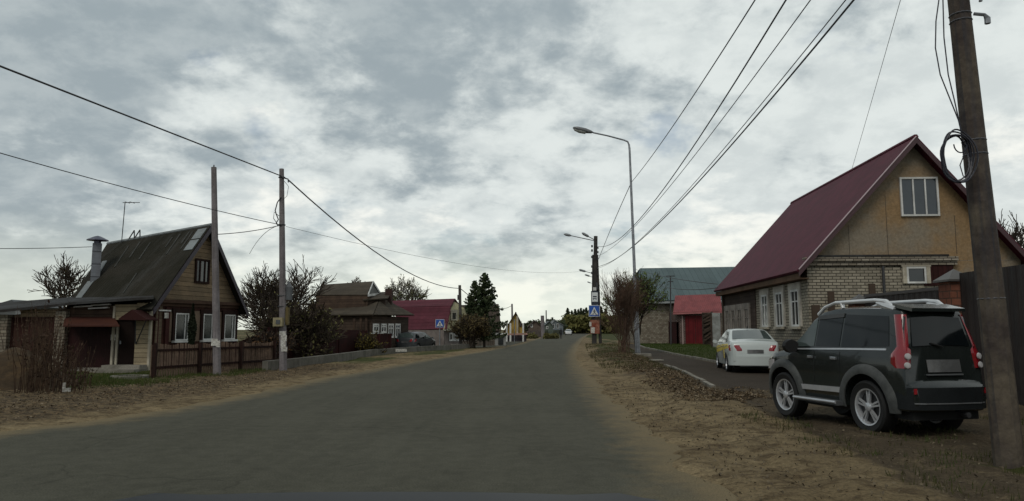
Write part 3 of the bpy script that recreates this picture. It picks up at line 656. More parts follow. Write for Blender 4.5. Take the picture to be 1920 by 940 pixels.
mb = MB(); mb.lathe([(.36, -.1), (.50, -.1), (.50, .03), (.36, .03)], c, (0, 0, 1), 28, close=True); mb.build('ring', conc_kerb, pt); mb = MB(); mb.lathe([(.02, -.05), (.355, -.05), (.355, -.01), (.02, -.01)], c, (0, 0, 1), 28); mb.build('lid', iron, pt)
# far left grey roof
fr_ = thing('grey_roof_shed', at(5, 640, 48), 'distant pale shed with grey arched roof at the left edge', 'shed')
mb = MB(); a = at(-40, 600, 48); b = at(30, 575, 48); mb.obox((a.x, 48, -.5), (b.x-a.x, 0, 0), (0, 4, 0), (0, 0, b.z+.5)); mb.build('wall', flat('pale_wall', (.35, .36, .37)), fr_)
mb = MB(); mb.slab([at(-40, 580, 47.5), at(22, 562, 47.5), at(33, 574, 47.5), at(30, 577, 47.5), at(-40, 585, 47.5)], (0, 5, 0)); mb.build('roof', flat('grey_roof', (.07, .075, .08)), fr_)

# picket fence -----------------------------------------------------
pf = thing('picket_fence', (-10, 23, 0), 'rusty brown picket fence in front of the tan gable house', 'fence')
fa, fb_ = gr(283, 712), gr(510, 693)
random.seed(3); dv = fb_-fa; L = dv.length; u_ = dv.normalized(); nf_ = 56
pm = MB(); rl_ = MB()
for i in range(nf_):
    t_ = i/(nf_-1); p = fa+dv*t_; h = .98+.02*math.sin(i*.7)+random.uniform(-.02, .02); wd = L/nf_*.55
    pm.obox(p+V((0, 0, H(p.x, p.y)-.02))-u_*wd/2, u_*wd, V((-.02, .0, 0)), V((random.uniform(-.015, .015), 0, h)))
pm.build('pickets', mat('picket_wood', (.17, .115, .085), (.10, .068, .05), fine=.35, bscale=8), pf)
for z in (.3, .8): rl_.obox(fa+V((.0, 0, z)), dv, V((-.06, 0, 0))*-1, V((0, 0, .07)))
rl_.build('rails', wood_dkbr, pf)
for i in (0, 18, 37, 55):
    p = fa+dv*(i/(nf_-1)); mb = MB(); mb.box(p+V((.08, 0, .5)), (.09, .09, 1.1)); mb.build('post', wood_dkbr, pf)

# brown board fence behind wall, left-middle
def boardfence(px0, px1, Y0, Y1, ytop0, ytop1, label, m_, nm='board_fence', cat='fence'):
    a, b = at(px0, ytop0, Y0), at(px1, ytop1, Y1); r_ = thing(nm, V((a.x, a.y, -.8)), label, cat)
    mb = MB(); mb.slab([V((a.x, a.y, -1.1)), V((b.x, b.y, -1.1)), b, a], (0, .05, 0)); mb.build('boards', m_, r_)
    k = max(2, int((b-a).length/2.5)); mb = MB()
    mb.obox(a+V((0, -.02, -.02)), b-a, V((0, .1, 0)), V((0, 0, .05))); mb.build('top_rail', m_, r_)
    for i in range(k+1):
        p = a.lerp(b, i/k); mb = MB(); mb.box((p.x, p.y-.05, p.z/2-.5), (.1, .08, p.z+1.1)); mb.build('post', m_, r_)
    return r_
boardfence(432, 520, 31, 33, 648, 616, 'short dark brown fence between the house and the twin poles', wood_dkbr)
boardfence(505, 688, 33, 42, 616, 621, 'tall oxblood board fence behind the low concrete wall', wood_red)
boardfence(690, 733, 44, 46, 627, 627, 'dark brown gate panel under the white-framed windows', wood_red, 'yard_gate', 'gate')
boardfence(770, 802, 57, 60, 629, 629, 'short maroon fence right of the parked dark hatchback', wood_red)
# ================================================================== HOUSE 2 (dark log house)
Y2 = 50.
h2 = thing('log_house', at(697, 640, Y2), 'dark log house with brown shingle roof and four white window frames in a row', 'house')
C0 = at(697, 592, Y2); C1 = at(766, 592, 56.5); C2 = at(585, 599, 53); dA = (C1-C0); dA.z = 0; dB = (C2-C0); dB.z = 0
g2 = lambda p, z: V((p.x, p.y, z))
mb = MB(); mb.slab([g2(C0, -1.1), g2(C1, -1.1), g2(C1, C0.z), g2(C0, C0.z)], dB); mb.build('wall', wood_log, h2)
# hipped lower roof
ov = .35; a = C0-dA.normalized()*ov-dB.normalized()*ov; b = C1+dA.normalized()*ov-dB.normalized()*ov; c = C1+dB+dA.normalized()*ov; d = C0+dB-dA.normalized()*ov
rz = at(697, 558, 52.5).z; k0 = C0+dA*.42+dB*.14; k1 = C0+dA*.42+dB*.9
mb = MB(); T0, T1 = g2(k0, rz), g2(k1, rz)
slabroof(mb, [a, b, T0], .1); slabroof(mb, [a, T0, T1, d], .1); slabroof(mb, [b, c, T1, T0], .1); mb.build('lower_roof', roof_brown, h2)
# upper gable roof with pale trimmed gable
ua = at(592, 555, 53.5); ub = at(689, 555, 51.5); uc = at(699, 530, 53.6); ud = at(606, 536, 55.6); ue = at(713, 552, 55.5)
uback = ue-ub
mb = MB(); slabroof(mb, [ua, ub, uc, ud], .1); slabroof(mb, [ub+uback, ua+uback, ud, uc], .1); mb.build('upper_roof', roof_brown, h2)
mb = MB(); mb.slab([ub+V((.05, .1, 0)), ue, uc-V((0, 0, .1))], (-.2, .1, 0)); mb.build('upper_gable', mat('grey_gable', (.14, .14, .13)), h2)
mb = MB()
for p, q in ((ub, uc), (uc, ue), (ub, ue)): mb.obox(p+V((.03, -.08, -.05)), q-p, V((.05, -.03, 0)), V((0, 0, .16)))
mb.build('gable_trim', white_pt, h2)
mb = MB(); mb.slab([g2(at(592, 555, 53.5), C0.z), g2(ub, C0.z), ub, ua], uback*.98); mb.build('upper_wall', wood_brown, h2)
# dormer
dm0 = at(684, 566, 51.6); dm1 = at(723, 562, 52.6); mb = MB(); mb.slab([g2(dm0, C0.z-.1), g2(dm1, C0.z-.1), dm1, dm0], (0, 2.5, 0)); mb.build('dormer', wood_log, h2)
mb = MB(); slabroof(mb, [at(680, 564, 51.3), at(727, 561, 52.4), at(735, 548, 56), at(690, 552, 55)], .08); mb.build('dormer_roof', roof_brown, h2)
ch2 = MB(); p = at(729, 562, 54); ch2.box((p.x, p.y, p.z), (.5, .5, 1.6)); ch2.build('chimney', mat('sooty_brick', (.05, .03, .025)), h2)
fd2 = dA.normalized()
for px, yt, yb in ((702, 607, 624), (716.5, 607, 625), (730, 607, 634), (743, 607, 634)):
    # intersection of the pixel column with the facade line
    s_ = min((abs((C0.x+dA.x*t/200)/(C0.y+dA.y*t/200)*F/1.0*CP - (px-960)), t/200) for t in range(201))[1]
    P_ = C0+dA*s_; zb_ = zat(px, yb, P_.y); zt_ = zat(px, yt, P_.y)
    window(h2, V((P_.x, P_.y, zb_)), fd2, .95, zt_-zb_, white_pt, glass, cols=2, rows=2, fw=.13, proud=.06)
mb = MB(); p = at(695, 627, Y2-.4); q = at(729, 627, 53); mb.obox(p, q-p, (0, .25, 0), (0, 0, .08)); mb.build('sill_board', white_pt, h2)
for px in (672, 684, 694):
    p = at(px, 622, 51.3); mb = MB(); mb.box((p.x, p.y-1.4, .5), (.14, .14, 3.4)); mb.build('porch_post', wood_brown, h2)

# ================================================================== HOUSE 3 (crimson mansard)
Y3 = 62.
h3 = thing('crimson_roof_house', at(838, 640, Y3), 'house with crimson broken-pitch tile roof and pale yellow gable', 'house')
e0, e1 = at(745, 620, Y3+5), at(838, 618, Y3); k0, k1 = at(742, 578, Y3+6.5), at(846, 575.5, Y3+1.3); r0, r1 = at(735, 566, Y3+8.5), at(853, 562, Y3+3)
bk = lambda p, d=5.2: V((p.x+.6, p.y+d, p.z))
mb = MB(); slabroof(mb, [e0, e1, k1, k0], .1); slabroof(mb, [k0, k1, r1, r0], .1); slabroof(mb, [r0, r1, bk(k1, 4), bk(k0, 4)], .1); slabroof(mb, [bk(k0, 4), bk(k1, 4), bk(e1, 6.5), bk(e0, 6.5)], .1); mb.build('roof', roof_crim, h3)
gx = V((.55, 6.3, 0)); gA = g2(e1, 0)-V((.25, 0, 0)); gB = at(881, 600, Y3+5); gB = V((gB.x, gB.y, 0))
gk2 = at(873, 580, Y3+4.4)
mb = MB(); off = V((-.0, 0, 0)); mb.slab([g2(gA, e1.z-.05), V((k1.x-.03, k1.y, k1.z-.25)), V((r1.x, r1.y, r1.z-.2)), gk2, V((gB.x, gB.y, e1.z-.05))], (-.08, .0, 0)); mb.build('gable_wall', mat('olive_render', (.36, .33, .20), (.28, .25, .16)), h3)
mb = MB(); mb.slab([V((gA.x, gA.y, -1)), V((gB.x, gB.y, -1)), V((gB.x, gB.y, e1.z-.06)), V((gA.x, gA.y, e1.z-.06))], g2(e0, 0)-g2(e1, 0)); mb.build('wall', mat('pinkish_render', (.20, .17, .155), (.14, .12, .11)), h3)
gd = (gB-gA).normalized()
def px_on(A_, D_, px):
    s_ = min((abs((A_.x+D_.x*t/400)/(A_.y+D_.y*t/400)*F*CP - (px-960)), t/400) for t in range(401))[1]; return A_+D_*s_
P_ = px_on(gA, gB-gA, 847); z0 = zat(847, 601, P_.y); window(h3, V((P_.x, P_.y, z0))+gd.cross(up)*.02, gd, 1.0, zat(847, 584, P_.y)-z0, cream_pt, glass, cols=1, fw=.12, surround=cream_pt)
mb = MB(); mb.obox(g2(gA, e1.z-.12)+gd.cross(up)*.02, gB-gA, gd.cross(up)*.35, up*.12); mb.build('cornice', mat('pale_band', (.33, .32, .28)), h3)
for px in (843, 848.5, 854, 860):
    P_ = px_on(gA, gB-gA, px); z0 = zat(px, 640, P_.y); window(h3, V((P_.x, P_.y, z0))+gd.cross(up)*.02, gd, 1.0, zat(px, 624, P_.y)-z0, white_pt, glass_c, cols=1, fw=.14)
P_ = px_on(gA, gB-gA, 840); mb = MB(); mb.obox(g2(P_, -.9)+gd.cross(up)*.35, gd*4.5, gd.cross(up)*.12, up*1.1); mb.build('porch_parapet', mat('pale_parapet', (.22, .2, .17)), h3)

# house behind the spruce
def simple_house(px0, px1, pyeave, pxa, pya, Y, depth, label, wm, rm, gm=None, zb=-1., name='village_house', trim=None, wins=(), fm=white_pt, og=.3, skew=0.):
    A_, B_ = at(px0, pyeave, Y), at(px1, pyeave, Y); ap = at(pxa, pya, Y)
    r_ = thing(name, V((A_.x, A_.y, zb)), label, 'house')
    gable(r_, V((A_.x, A_.y, 0)), V((B_.x, B_.y, 0)), V((skew, depth, 0)), zb, A_.z, ((ap.x-A_.x)/(B_.x-A_.x), ap.z), wm, rm, gm, trim=trim, og=og)
    for (a_, b_, t_, o_) in wins:
        p, q = at(a_, o_, Y-.02), at(b_, t_, Y-.02); window(r_, p, (1, 0, 0), q.x-p.x, q.z-p.z, fm, glass, cols=2 if q.x-p.x > .8 else 1, fw=.1, proud=.06)
    return r_
bh = thing('brown_roof_house', at(890, 640, 72), 'low house with plain dark brown roof half hidden by the big spruce', 'house')
mb = MB(); mb.slab([at(866, 622, 72), at(935, 622, 72), at(935, 660, 72), at(866, 660, 72)], (0, 6, 0)); mb.build('wall', mat('greybrown_wall', (.13, .11, .09)), bh)
mb = MB(); slabroof(mb, [at(862, 622, 71.5), at(940, 622, 71.5), at(935, 572, 75.5), at(864, 574, 75.5)], .12); slabroof(mb, [at(864, 574, 75.5), at(935, 572, 75.5), at(940, 620, 80), at(862, 620, 80)], .12); mb.build('roof', mat('plain_brown_roof', (.06, .045, .035), (.045, .035, .028), kind='corr', w=.4, bump=.3), bh)
yh = simple_house(943, 987, 626, 967, 588, 88, 8, 'yellow boarded gable house with pale central strip beside the spruce', mat('lilac_grey_wall', (.13, .11, .12)), roof_brown, mat('yellow_boards', (.50, .34, .09), (.40, .27, .075), kind='vplank', w=.25, bump=.3), wins=((974, 978, 603, 613),), fm=wood_brown)
mb = MB(); p = at(966, 626, 87.6); mb.obox(p+V((.15, 0, 0)), (.22, 0, 0), (0, .1, 0), (0, 0, at(966, 593, 87.6).z-p.z)); mb.build('centre_strip', cream_pt, yh)
mb = MB(); p = at(940, 629, 87.2); q = at(989, 628, 87.2); mb.obox(p, q-p, (0, .5, 0), (0, 0, .2)); mb.build('pink_band', mat('pink_fascia', (.36, .22, .18)), yh)
for px in (950, 957, 981):
    p = at(px, 645, 87); mb = MB(); mb.box((p.x, 87.3, .6), (.2, .2, 3.2)); mb.build('porch_post', white_pt, yh)
# small fences and booths near the spruce
kb = thing('roadside_kiosk', gr(935, 649), 'small grey roadside booth with flat white roof right of the spruce', 'kiosk')
p, q = at(928, 646, 66), at(948, 646, 66); mb = MB(); mb.obox((p.x, 66, -.2), (q.x-p.x, 0, 0), (0, 2, 0), (0, 0, zat(930, 628, 66)+.2)); mb.build('wall', mat('booth_grey', (.25, .25, .24)), kb)
mb = MB(); mb.obox((p.x-.2, 65.7, zat(930, 628, 66)), (q.x-p.x+.4, 0, 0), (0, 2.6, 0), (0, 0, .14)); mb.build('roof', white_pt, kb)
mb = MB(); mb.obox((p.x+.3, 65.93, .1), (.45, 0, 0), (0, .06, 0), (0, 0, .8)); mb.build('door', glass, kb)
boardfence(866, 926, 63.5, 66, 640, 640, 'low pale fence panels under the big spruce', mat('pale_brown_boards', (.16, .13, .105), kind='vplank', w=.3), 'low_fence')

# distant houses beyond the bend
simple_house(992, 1015, 612, 1003, 602, 150, 10, 'distant brown house left of the grey concrete post', mat('far_brown', (.11, .085, .07)), mat('far_roof_brown', (.07, .05, .045)), wins=((995, 999, 608, 614),))
simple_house(1020, 1037, 612, 1030, 603, 170, 12, 'distant grey-green house just right of the grey concrete post', mat('far_green', (.10, .12, .10)), mat('far_roof_grey', (.13, .15, .15)), wins=((1024, 1028, 612, 617),))
simple_house(1034, 1056, 610, 1040, 601, 200, 14, 'distant pale blue house with white framed porch near the road bend', mat('far_blue', (.15, .17, .18)), mat('far_roof_pale', (.20, .21, .21)), wins=((1036, 1040, 608, 616), (1044, 1048, 607, 616)))
boardfence(988, 1020, 120, 150, 621, 619, 'distant low brown fence before the far brown house', mat('far_fence', (.12, .09, .075)), 'low_fence')
boardfence(1022, 1052, 165, 200, 620, 619, 'distant dark green fence before the far pale houses', mat('far_fence2', (.07, .075, .05)), 'low_fence')

# ================================================================== POLES
def concrete_pole(px0, py0, px1, py1, Y, label, w0=.15, w1=.10, name='concrete_pole', mt=concrete, n=10, zb=-.3, group=None):
    a = gr(px0, py0) if Y is None else V((at(px0, py0, Y).x, Y, 0)); t = at(px1, py1, a.y)
    r_ = thing(name, V((a.x, a.y, 0)), label, 'pole', group); d = (t-a)
    mb = MB(); mb.tube([a+d*(zb/d.length), a, a+d*.5, t], [w0, w0, (w0+w1)/2, w1], n); mb.build('shaft', mt, r_, smooth=40)
    return r_, a, t
p1, a1_, t1_ = concrete_pole(407, 705, 401, 314, None, 'bare concrete pole with no wires standing in front of the tan gable house', .125, .085)
mb = MB(); mb.tube([t1_, t1_+V((0, 0, .08))], .02, 5); mb.build('rebar_stub', iron, p1)
def notice(root, px, py, Y, w_, h_, r_=.14):
    p = at(px, py, Y-r_-.01); mb = MB(); mb.box(p, (w_, .012, h_), random.uniform(-.1, .1)); return mb.build('notice', paper, root)
notice(p1, 402, 642, a1_.y, .2, .22); notice(p1, 409, 645, a1_.y, .12, .2)
p2_, a2_, t2_ = concrete_pole(531, 697, 528, 317, None, 'concrete power pole carrying cables and a meter box beside the low wall', .14, .085)
for px, py, w_, h_ in ((530, 625, .22, .14), (532, 634, .2, .2), (531, 645, .18, .3), (533, 655, .2, .16)): notice(p2_, px, py, a2_.y, w_, h_, .13)
q = at(522, 604, a2_.y-.2); mb = MB(); mb.box(q, (.32, .2, .3)); bx = mb.build('meter_box', mat('beige_box', (.30, .26, .16)), p2_); mb = MB(); mb.box(q+V((.02, -.11, 0)), (.14, .02, .14)); mb.build('box_window', glass, bx)
q = at(539, 593, a2_.y); mb = MB(); mb.box(q, (.1, .16, .6)); mb.build('cable_duct', mat('mustard_duct', (.13, .10, .045)), p2_)
for py in (333, 422, 555, 575, 612): mb = MB(); q = at(528.6, py, a2_.y); mb.lathe([(.115+.03*(py-317)/380, -.02), (.125+.03*(py-317)/380, 0), (.115+.03*(py-317)/380, .02)], q, (0, 0, 1), 10); mb.build('clamp', iron, p2_)
q = at(540, 336, a2_.y); mb = MB(); mb.tube([at(529, 333, a2_.y-.1), q, q+V((.02, 0, -.12))], .025, 5); mb.build('bracket', iron, p2_)
mb = MB(); pts = [at(x, y, a2_.y-.12) for x, y in ((527, 370), (520, 380), (516, 395), (518, 402), (522, 412), (518, 418), (521, 424), (527, 422))]; mb.tube(pts, .02, 5); pts = [at(x, y, a2_.y-.12) for x, y in ((533, 340), (541, 350), (538, 368), (530, 375))]; mb.tube(pts, .008, 4); mb.tube([at(x, y, a2_.y-.12) for x, y in ((523, 405), (514, 398), (513, 410), (520, 420))], .012, 4); mb.build('loose_cable', cable, p2_)
mb = MB(); mb.lathe([(.14, -.2), (.14, .25), (.02, .45)], at(541, 552, a2_.y+.1), (0, 0, 1), 8); mb.build('loudspeaker', flat('speaker_grey', (.08, .085, .09)), p2_)
# left utility pole far
p3_, a3_, t3_ = concrete_pole(864, 653, 862, 535, None, 'slim utility pole in front of the crimson roofed house', .13, .11, mt=mat('weathered_pole', (.10, .09, .08), (.06, .055, .05)))
mb = MB(); mb.box(at(859, 558, a3_.y), (.12, .1, .4)); mb.build('insulator', iron, p3_)
p4_, a4_, t4_ = concrete_pole(961, 640, 960, 570, 104., 'far utility pole rising behind the yellow boarded house', .16, .12)
p5_, a5_, t5_ = concrete_pole(1018, 636, 1017, 592, 125., 'pale stout concrete post far down the road before the bend', .34, .30)
p6_, a6_, t6_ = concrete_pole(1024.5, 620, 1024, 582, 190., 'thin dark pole far down the road right of the pale stout post', .2, .14, mt=iron)

# street lamp (tall, right)
LY = gr(1193, 663).y
la = gr(1196, 664); lt_ = at(1180, 268, LY)
sl_ = thing('street_lamp', la, 'tall slim steel street lamp with long curved arm beside the bare bush', 'street lamp')
lm = la.lerp(lt_, .35)
mb = MB(); mb.tube([la-V((0, 0, .2)), la.lerp(lt_, .37)], [.16, .12], 10); mb.tube([la.lerp(lt_, .372), la.lerp(lt_, .975)], [.095, .065], 8)
top = [la.lerp(lt_, .96)] + [at(x, y, LY) for x, y in ((1179.5, 272), (1177, 266), (1170, 263), (1140, 255), (1112, 249))]
mb.build('pole', galv, sl_, smooth=40); mb = MB(); mb.tube(top, [.065, .06, .055, .05, .05, .05], 8); mb.build('arm', galv, sl_, smooth=60)
h0, h1 = at(1112, 249, LY), at(1074, 240.5, LY); dh = h1-h0
mb = MB(); mb.grid([[h0+dh*t+V((0, math.cos(a)*w_, math.sin(a)*hh+.02)) for a in [2*math.pi*i/12 for i in range(13)]] for t, w_, hh in ((0, .05, .04), (.1, .12, .1), (.35, .19, .16), (.75, .2, .15), (.95, .12, .08), (1, .02, .02))]); hd = mb.build('lamp_head', flat('lamp_grey', (.13, .135, .14), rough=.4), sl_, smooth=60)
mb = MB(); mb.grid([[h0+dh*t+V((0, math.cos(a)*w_, -abs(math.sin(a))*hh-.03)) for a in [math.pi*i/8 for i in range(9)]] for t, w_, hh in ((.3, .02, .02), (.4, .15, .18), (.7, .16, .2), (.92, .1, .12), (.98, .02, .02))]); mb.build('lamp_glass', flat('milky_glass', (.35, .36, .34), rough=.2), hd, smooth=60)
mb = MB(); c = gr(1203, 668); mb.obox(c+V((-.45, -.2, -.2)), (.95, 0, 0), (0, .8, 0), (0, 0, .34)); mb.build('foundation', conc_kerb, sl_)

# power pole with signs and two small lamps
YP = 76.
pb_ = V((at(1114, 642, YP).x, YP, 0)); ptop = at(1117, 443, YP)
pp = thing('power_pole', pb_, 'dark power pole with two small lamps, bus stop sign and crossing sign', 'pole')
mb = MB(); mb.tube([pb_-V((0, 0, .3)), ptop], [.25, .2], 8); mb.tube([V((at(1111, 600, YP).x, YP-.1, 2.2)), at(1112, 478, YP-.1)], [.12, .1], 6); mb.build('shaft', mat('tarred_pole', (.035, .033, .032), (.06, .055, .05)), pp)
mb = MB(); mb.tube([V((at(1126, 640, YP).x, YP+.1, -.2)), at(1119.5, 478, YP+.1)], [.17, .12], 6); mb.build('strut', mat('strut_wood', (.05, .047, .045)), pp)
for (x0, y0, x1, y1) in ((1116, 452, 1070, 442), (1115, 450, 1091, 437)):
    a, b = at(x0, y0, YP), at(x1, y1, YP-(.5 if x1 > 1080 else 0)); mb = MB(); mb.tube([a, b], .05, 5); ar = mb.build('lamp_arm', galv, pp)
    d = (b-a).normalized(); mb = MB(); mb.tube([b-d*.1, b-d*-.15, b+d*.5, b+d*.75] if x1 < 1080 else [b-d*.9, b-d*.75, b-d*.2, b], [.05, .14, .15, .05], 8); mb.build('lamp_head', flat('head_grey', (.2, .21, .22)), ar, smooth=60)
mb = MB()
for y in (462, 470, 482, 500, 512):
    mb.box(at(1110, y, YP-.2), (.18, .1, .25)); mb.box(at(1121, y+3, YP-.1), (.15, .1, .2))
mb.build('insulators', iron, pp)
navy = flat('navy_sign', (.012, .016, .03), rough=.5); blue = flat('sign_blue', (.02, .085, .36), rough=.4, spec=.4); whit = flat('sign_white', (.6, .62, .62), rough=.4); redp = mat('faded_red_poster', (.16, .035, .022), (.26, .13, .09), fine=.4, bscale=3)
def prect(px0, py0, px1, py1, Y, mt, name, root, th=.04):
    a, b = at(px0, py1, Y), at(px1, py0, Y); mb = MB(); mb.obox((a.x, Y, a.z), (b.x-a.x, 0, 0), (0, th, 0), (0, 0, b.z-a.z)); return mb.build(name, mt, root)
bs_ = prect(1108.5, 546, 1122, 572, YP-.45, navy, 'bus_stop_sign', pp, .06)
prect(1109.8, 548.5, 1120.7, 566, YP-.46, whit, 'sign_face', bs_, .008)
for r_ in ((1111.6, 555.2, 1118.9, 557.4), (1111.6, 559.4, 1118.9, 560.6), (1112.2, 561, 1113.6, 562.4), (1116.9, 561, 1118.3, 562.4)): prect(*r_, YP-.475, navy, 'bus_pictogram', bs_, .006)
prect(1112, 539, 1118, 545, YP-.43, flat('meter_white', (.5, .5, .48)), 'small_box', pp, .1)
prect(1117, 530, 1121, 543, YP-.3, iron, 'dark_box', pp, .1)
def crossing(px0, py0, px1, py1, Y, root):
    s = prect(px0, py0, px1, py1, Y, whit, 'crossing_sign', root, .05); w_ = px1-px0; h_ = py1-py0
    prect(px0+w_*.04, py0+h_*.04, px1-w_*.04, py1-h_*.04, Y-.012, blue, 'sign_face', s, .008)
    f_ = lambda u, v, dy=.024: at(px0+w_*u, py0+h_*v, Y-dy)
    mb = MB(); mb.slab([f_(.12, .86), f_(.88, .86), f_(.5, .14)], (0, .006, 0)); tr = mb.build('white_triangle', whit, s)
    mb = MB()
    K = lambda u, v: f_(u, v, .034); T_ = (0, .006, 0)
    mb.slab([K(.47, .36), K(.53, .36), K(.53, .43), K(.47, .43)], T_)
    for q in (((.46, .45), (.54, .45), (.55, .62), (.47, .62)), ((.47, .62), (.52, .62), (.43, .80), (.38, .80)), ((.50, .62), (.56, .62), (.63, .79), (.58, .80)), ((.53, .46), (.56, .45), (.64, .56), (.61, .58)), ((.45, .46), (.48, .47), (.41, .60), (.38, .58))): mb.slab([K(*a) for a in q], T_)
    for u in (.24, .34, .66, .74): mb.slab([K(u, .8), K(u+.05, .8), K(u+.03, .85), K(u-.02, .85)], T_)
    mb.build('walking_figure', navy, tr)
    return s
crossing(1104, 572.5, 1124.5, 594, YP-.5, pp)
rb = prect(1107, 600, 1124, 626, YP-.35, redp, 'red_poster', pp, .05)
prect(1108, 614, 1115, 625, YP-.38, paper, 'white_notice', rb, .01); prect(1105, 604, 1109, 612, YP-.4, paper, 'white_notice', pp, .01)
def far_lamp(px0, py0, px1, py1, pxb, Y, label):
    b = V((at(pxb, 630, Y).x, Y, 0)); t_ = at(px0, py0, Y); r_ = thing('street_lamp', b, label, 'street lamp')
    mb = MB(); mb.tube([b, V((b.x, Y, t_.z+.4))], [.15, .1], 6); mb.build('pole', iron, r_)
    e = at(px1, py1, Y); mb = MB(); mb.tube([V((b.x, Y, t_.z)), e], .06, 5); mb.build('arm', galv, r_); d = (e-V((b.x, Y, t_.z))).normalized(); mb = MB(); mb.tube([e-d*.5, e-d*.3, e+d*.5, e+d*.7], [.05, .2, .2, .05], 6); mb.build('lamp_head', MATS['head_grey'], r_)
far_lamp(1112, 513, 1093, 508, 1113, 120., 'second lamp in the row behind the pole with the crossing sign')
far_lamp(1112, 520, 1102, 517, 1112.5, 160., 'third smaller lamp in the row behind the pole with the crossing sign')
far_lamp(1112, 532, 1105, 530, 1112, 230., 'farthest lamp in the row behind the pole with the crossing sign')

# left crossing sign
YC = 58.; r_ = V((at(824.5, 652, YC).x, YC, 0)); csn = thing('crossing_sign_post', r_, 'blue pedestrian crossing sign on a thin post before the crimson roofed house', 'road sign')
mb = MB(); mb.tube([r_-V((0, 0, .2)), at(824.5, 605, YC)], .05, 6); mb.build('post', galv, csn)
crossing(816.5, 599, 833, 614.5, YC-.1, csn)
YC = 78.; r_ = V((at(964.5, 648, YC).x, YC, 0)); csn = thing('thin_sign_post', r_, 'grey thin post at the side street corner before the yellow house', 'post')
mb = MB(); mb.tube([r_-V((0, 0, .2)), at(964.5, 600, YC)], .045, 6); mb.build('post', galv, csn); mb = MB(); mb.box(at(964.5, 603, YC-.1), (.12, .04, .5)); mb.build('sign_edge', galv, csn)

# near right pole
nb_ = gr(1894, 884); nt_ = at(1797, 0, nb_.y); nd = nt_-nb_; ntop = nb_+nd*1.35
npole = thing('large_concrete_pole', nb_, 'big stained concrete pole at the right edge with coiled black cable', 'pole')
mb = MB(); mb.tube([nb_-nd*.06, nb_, nb_+nd*.3, nb_+nd*.6, nb_+nd, ntop], [.145, .14, .130, .118, .104, .09], 12); mb.build('shaft', conc_near, npole, smooth=20)
def onp(py, dx=0., dy=-.12):
    s_ = min((abs((lambda P_: 470-( (P_.z-CH)*CP - P_.y*SP)/(P_.y*CP+(P_.z-CH)*SP)*F)(nb_+nd*t/400)-py), t/400) for t in range(-20, 480))[1]
    return nb_+nd*s_+V((dx, dy, 0))
bst = flat('band_steel', (.10, .10, .11), metal=.5)
for py in (28, 42, 265, 290, 560): w_ = .104+.028*py/880; mb = MB(); mb.lathe([(w_, -.012), (w_+.010, 0), (w_, .012)], onp(py, 0, 0), nd, 14); mb.build('steel_band', bst, npole)
q = onp(35, .07); mb = MB(); mb.tube([q, q+V((.1, -.02, -.02)), q+V((.13, -.02, -.06)), q+V((.13, -.02, -.12))], [.018, .018, .03, .03], 6); mb.build('bracket', galv, npole); mb = MB(); mb.tube([onp(5, .08), onp(5, .16), onp(12, .16)], .02, 5); mb.build('bracket', galv, npole)
# coil
import itertools
mb = MB(); cc = at(1791, 297, nb_.y-.17); random.seed(9)
for k in range(5):
    rr = .235+.012*k+random.uniform(-.006, .006); ox = random.uniform(-.012, .012); pts = []
    for i in range(33):
        t_ = 2*math.pi*i/32; pts.append(cc+V((ox+rr*.62*math.cos(t_), -.02*k+.02*math.sin(3*t_+k), rr*math.sin(t_)+.01*math.sin(2*t_+k))))
    mb.tube(pts, .009, 5)
pts = [cc+V((.07*math.cos(t_)+.04, -.04, .09*math.sin(t_)+.14)) for t_ in [math.pi*i/8 for i in range(8, 17)]]; mb.tube(pts, .007, 5)
tag(mb.build('coiled_cable', flat('blue_black_cable', (.012, .012, .022), rough=.45)), 'coil of black cable tied to the big stained concrete pole', 'cable coil')
mb = MB(); mb.tube([at(x, y, nb_.y-.16) for x, y in ((1766, -40), (1755, 40), (1754, 90), (1763, 140), (1783, 190), (1797, 225), (1803, 250))], .007, 5); mb.tube([at(x, y, nb_.y-.16) for x, y in ((1767, -40), (1770, 70), (1778, 140), (1790, 190), (1800, 235), (1804, 252))], .007, 5); mb.tube([at(x, y, nb_.y-.16) for x, y in ((1812, 265), (1808, 290), (1800, 310), (1806, 330), (1812, 335))], .006, 5)
tag(mb.build('drop_cable', MATS['blue_black_cable']), 'two thin dark drop cables hanging from the pole top to the coil', 'cable')

# ================================================================== WIRES
def wire(pts, r, label, n=16, group=None, ext=1., t0=0.):
    """pts: three world points; sag parabola through them"""
    a, b, c = pts; tb = (b-a).length/((b-a).length+(c-b).length); ps = []
    for i in range(n+1):
        t_ = t0+i/n*(ext-t0); l0 = (t_-tb)*(t_-1)/((0-tb)*(0-1)); l1 = t_*(t_-1)/(tb*(tb-1)); l2 = t_*(t_-tb)/(1*(1-tb)); ps.append(a*l0+b*l1+c*l2)
    mb = MB(); mb.tube(ps, r, 5); return tag(mb.build('overhead_cable', cable, uv=False), label, 'cable', group)
def pline(P0, P1, px, py):
    """point of the vertical plane through P0,P1 seen at the pixel"""
    a, b, c = ray(px, py); d = P1-P0; det = a*d.y-b*d.x; t_ = (P0.x*d.y-P0.y*d.x)/det
    return V((a*t_, b*t_, CH+c*t_))
def w3(p0, Y0, pm, p1, Y1, r, label, n=16, t0=0.):
    A_, C_ = at(*p0, Y0), at(*p1, Y1); B_ = pline(A_, C_, *pm); return wire([A_, B_, C_], r, label, n, t0=t0)
w3((-160, 62), 11., (250, 222), (529, 331), a2_.y, .021, 'thick black cable from the left edge to the pole with the meter box', t0=-.5)
w3((541, 338), a2_.y, (700, 470), (861, 541), a3_.y, .026, 'thick black cable sagging from the meter-box pole to the crimson house pole')
w3((863, 541), a3_.y, (912, 574), (960, 573), 104., .03, 'short cable from the crimson house pole towards the yellow house')
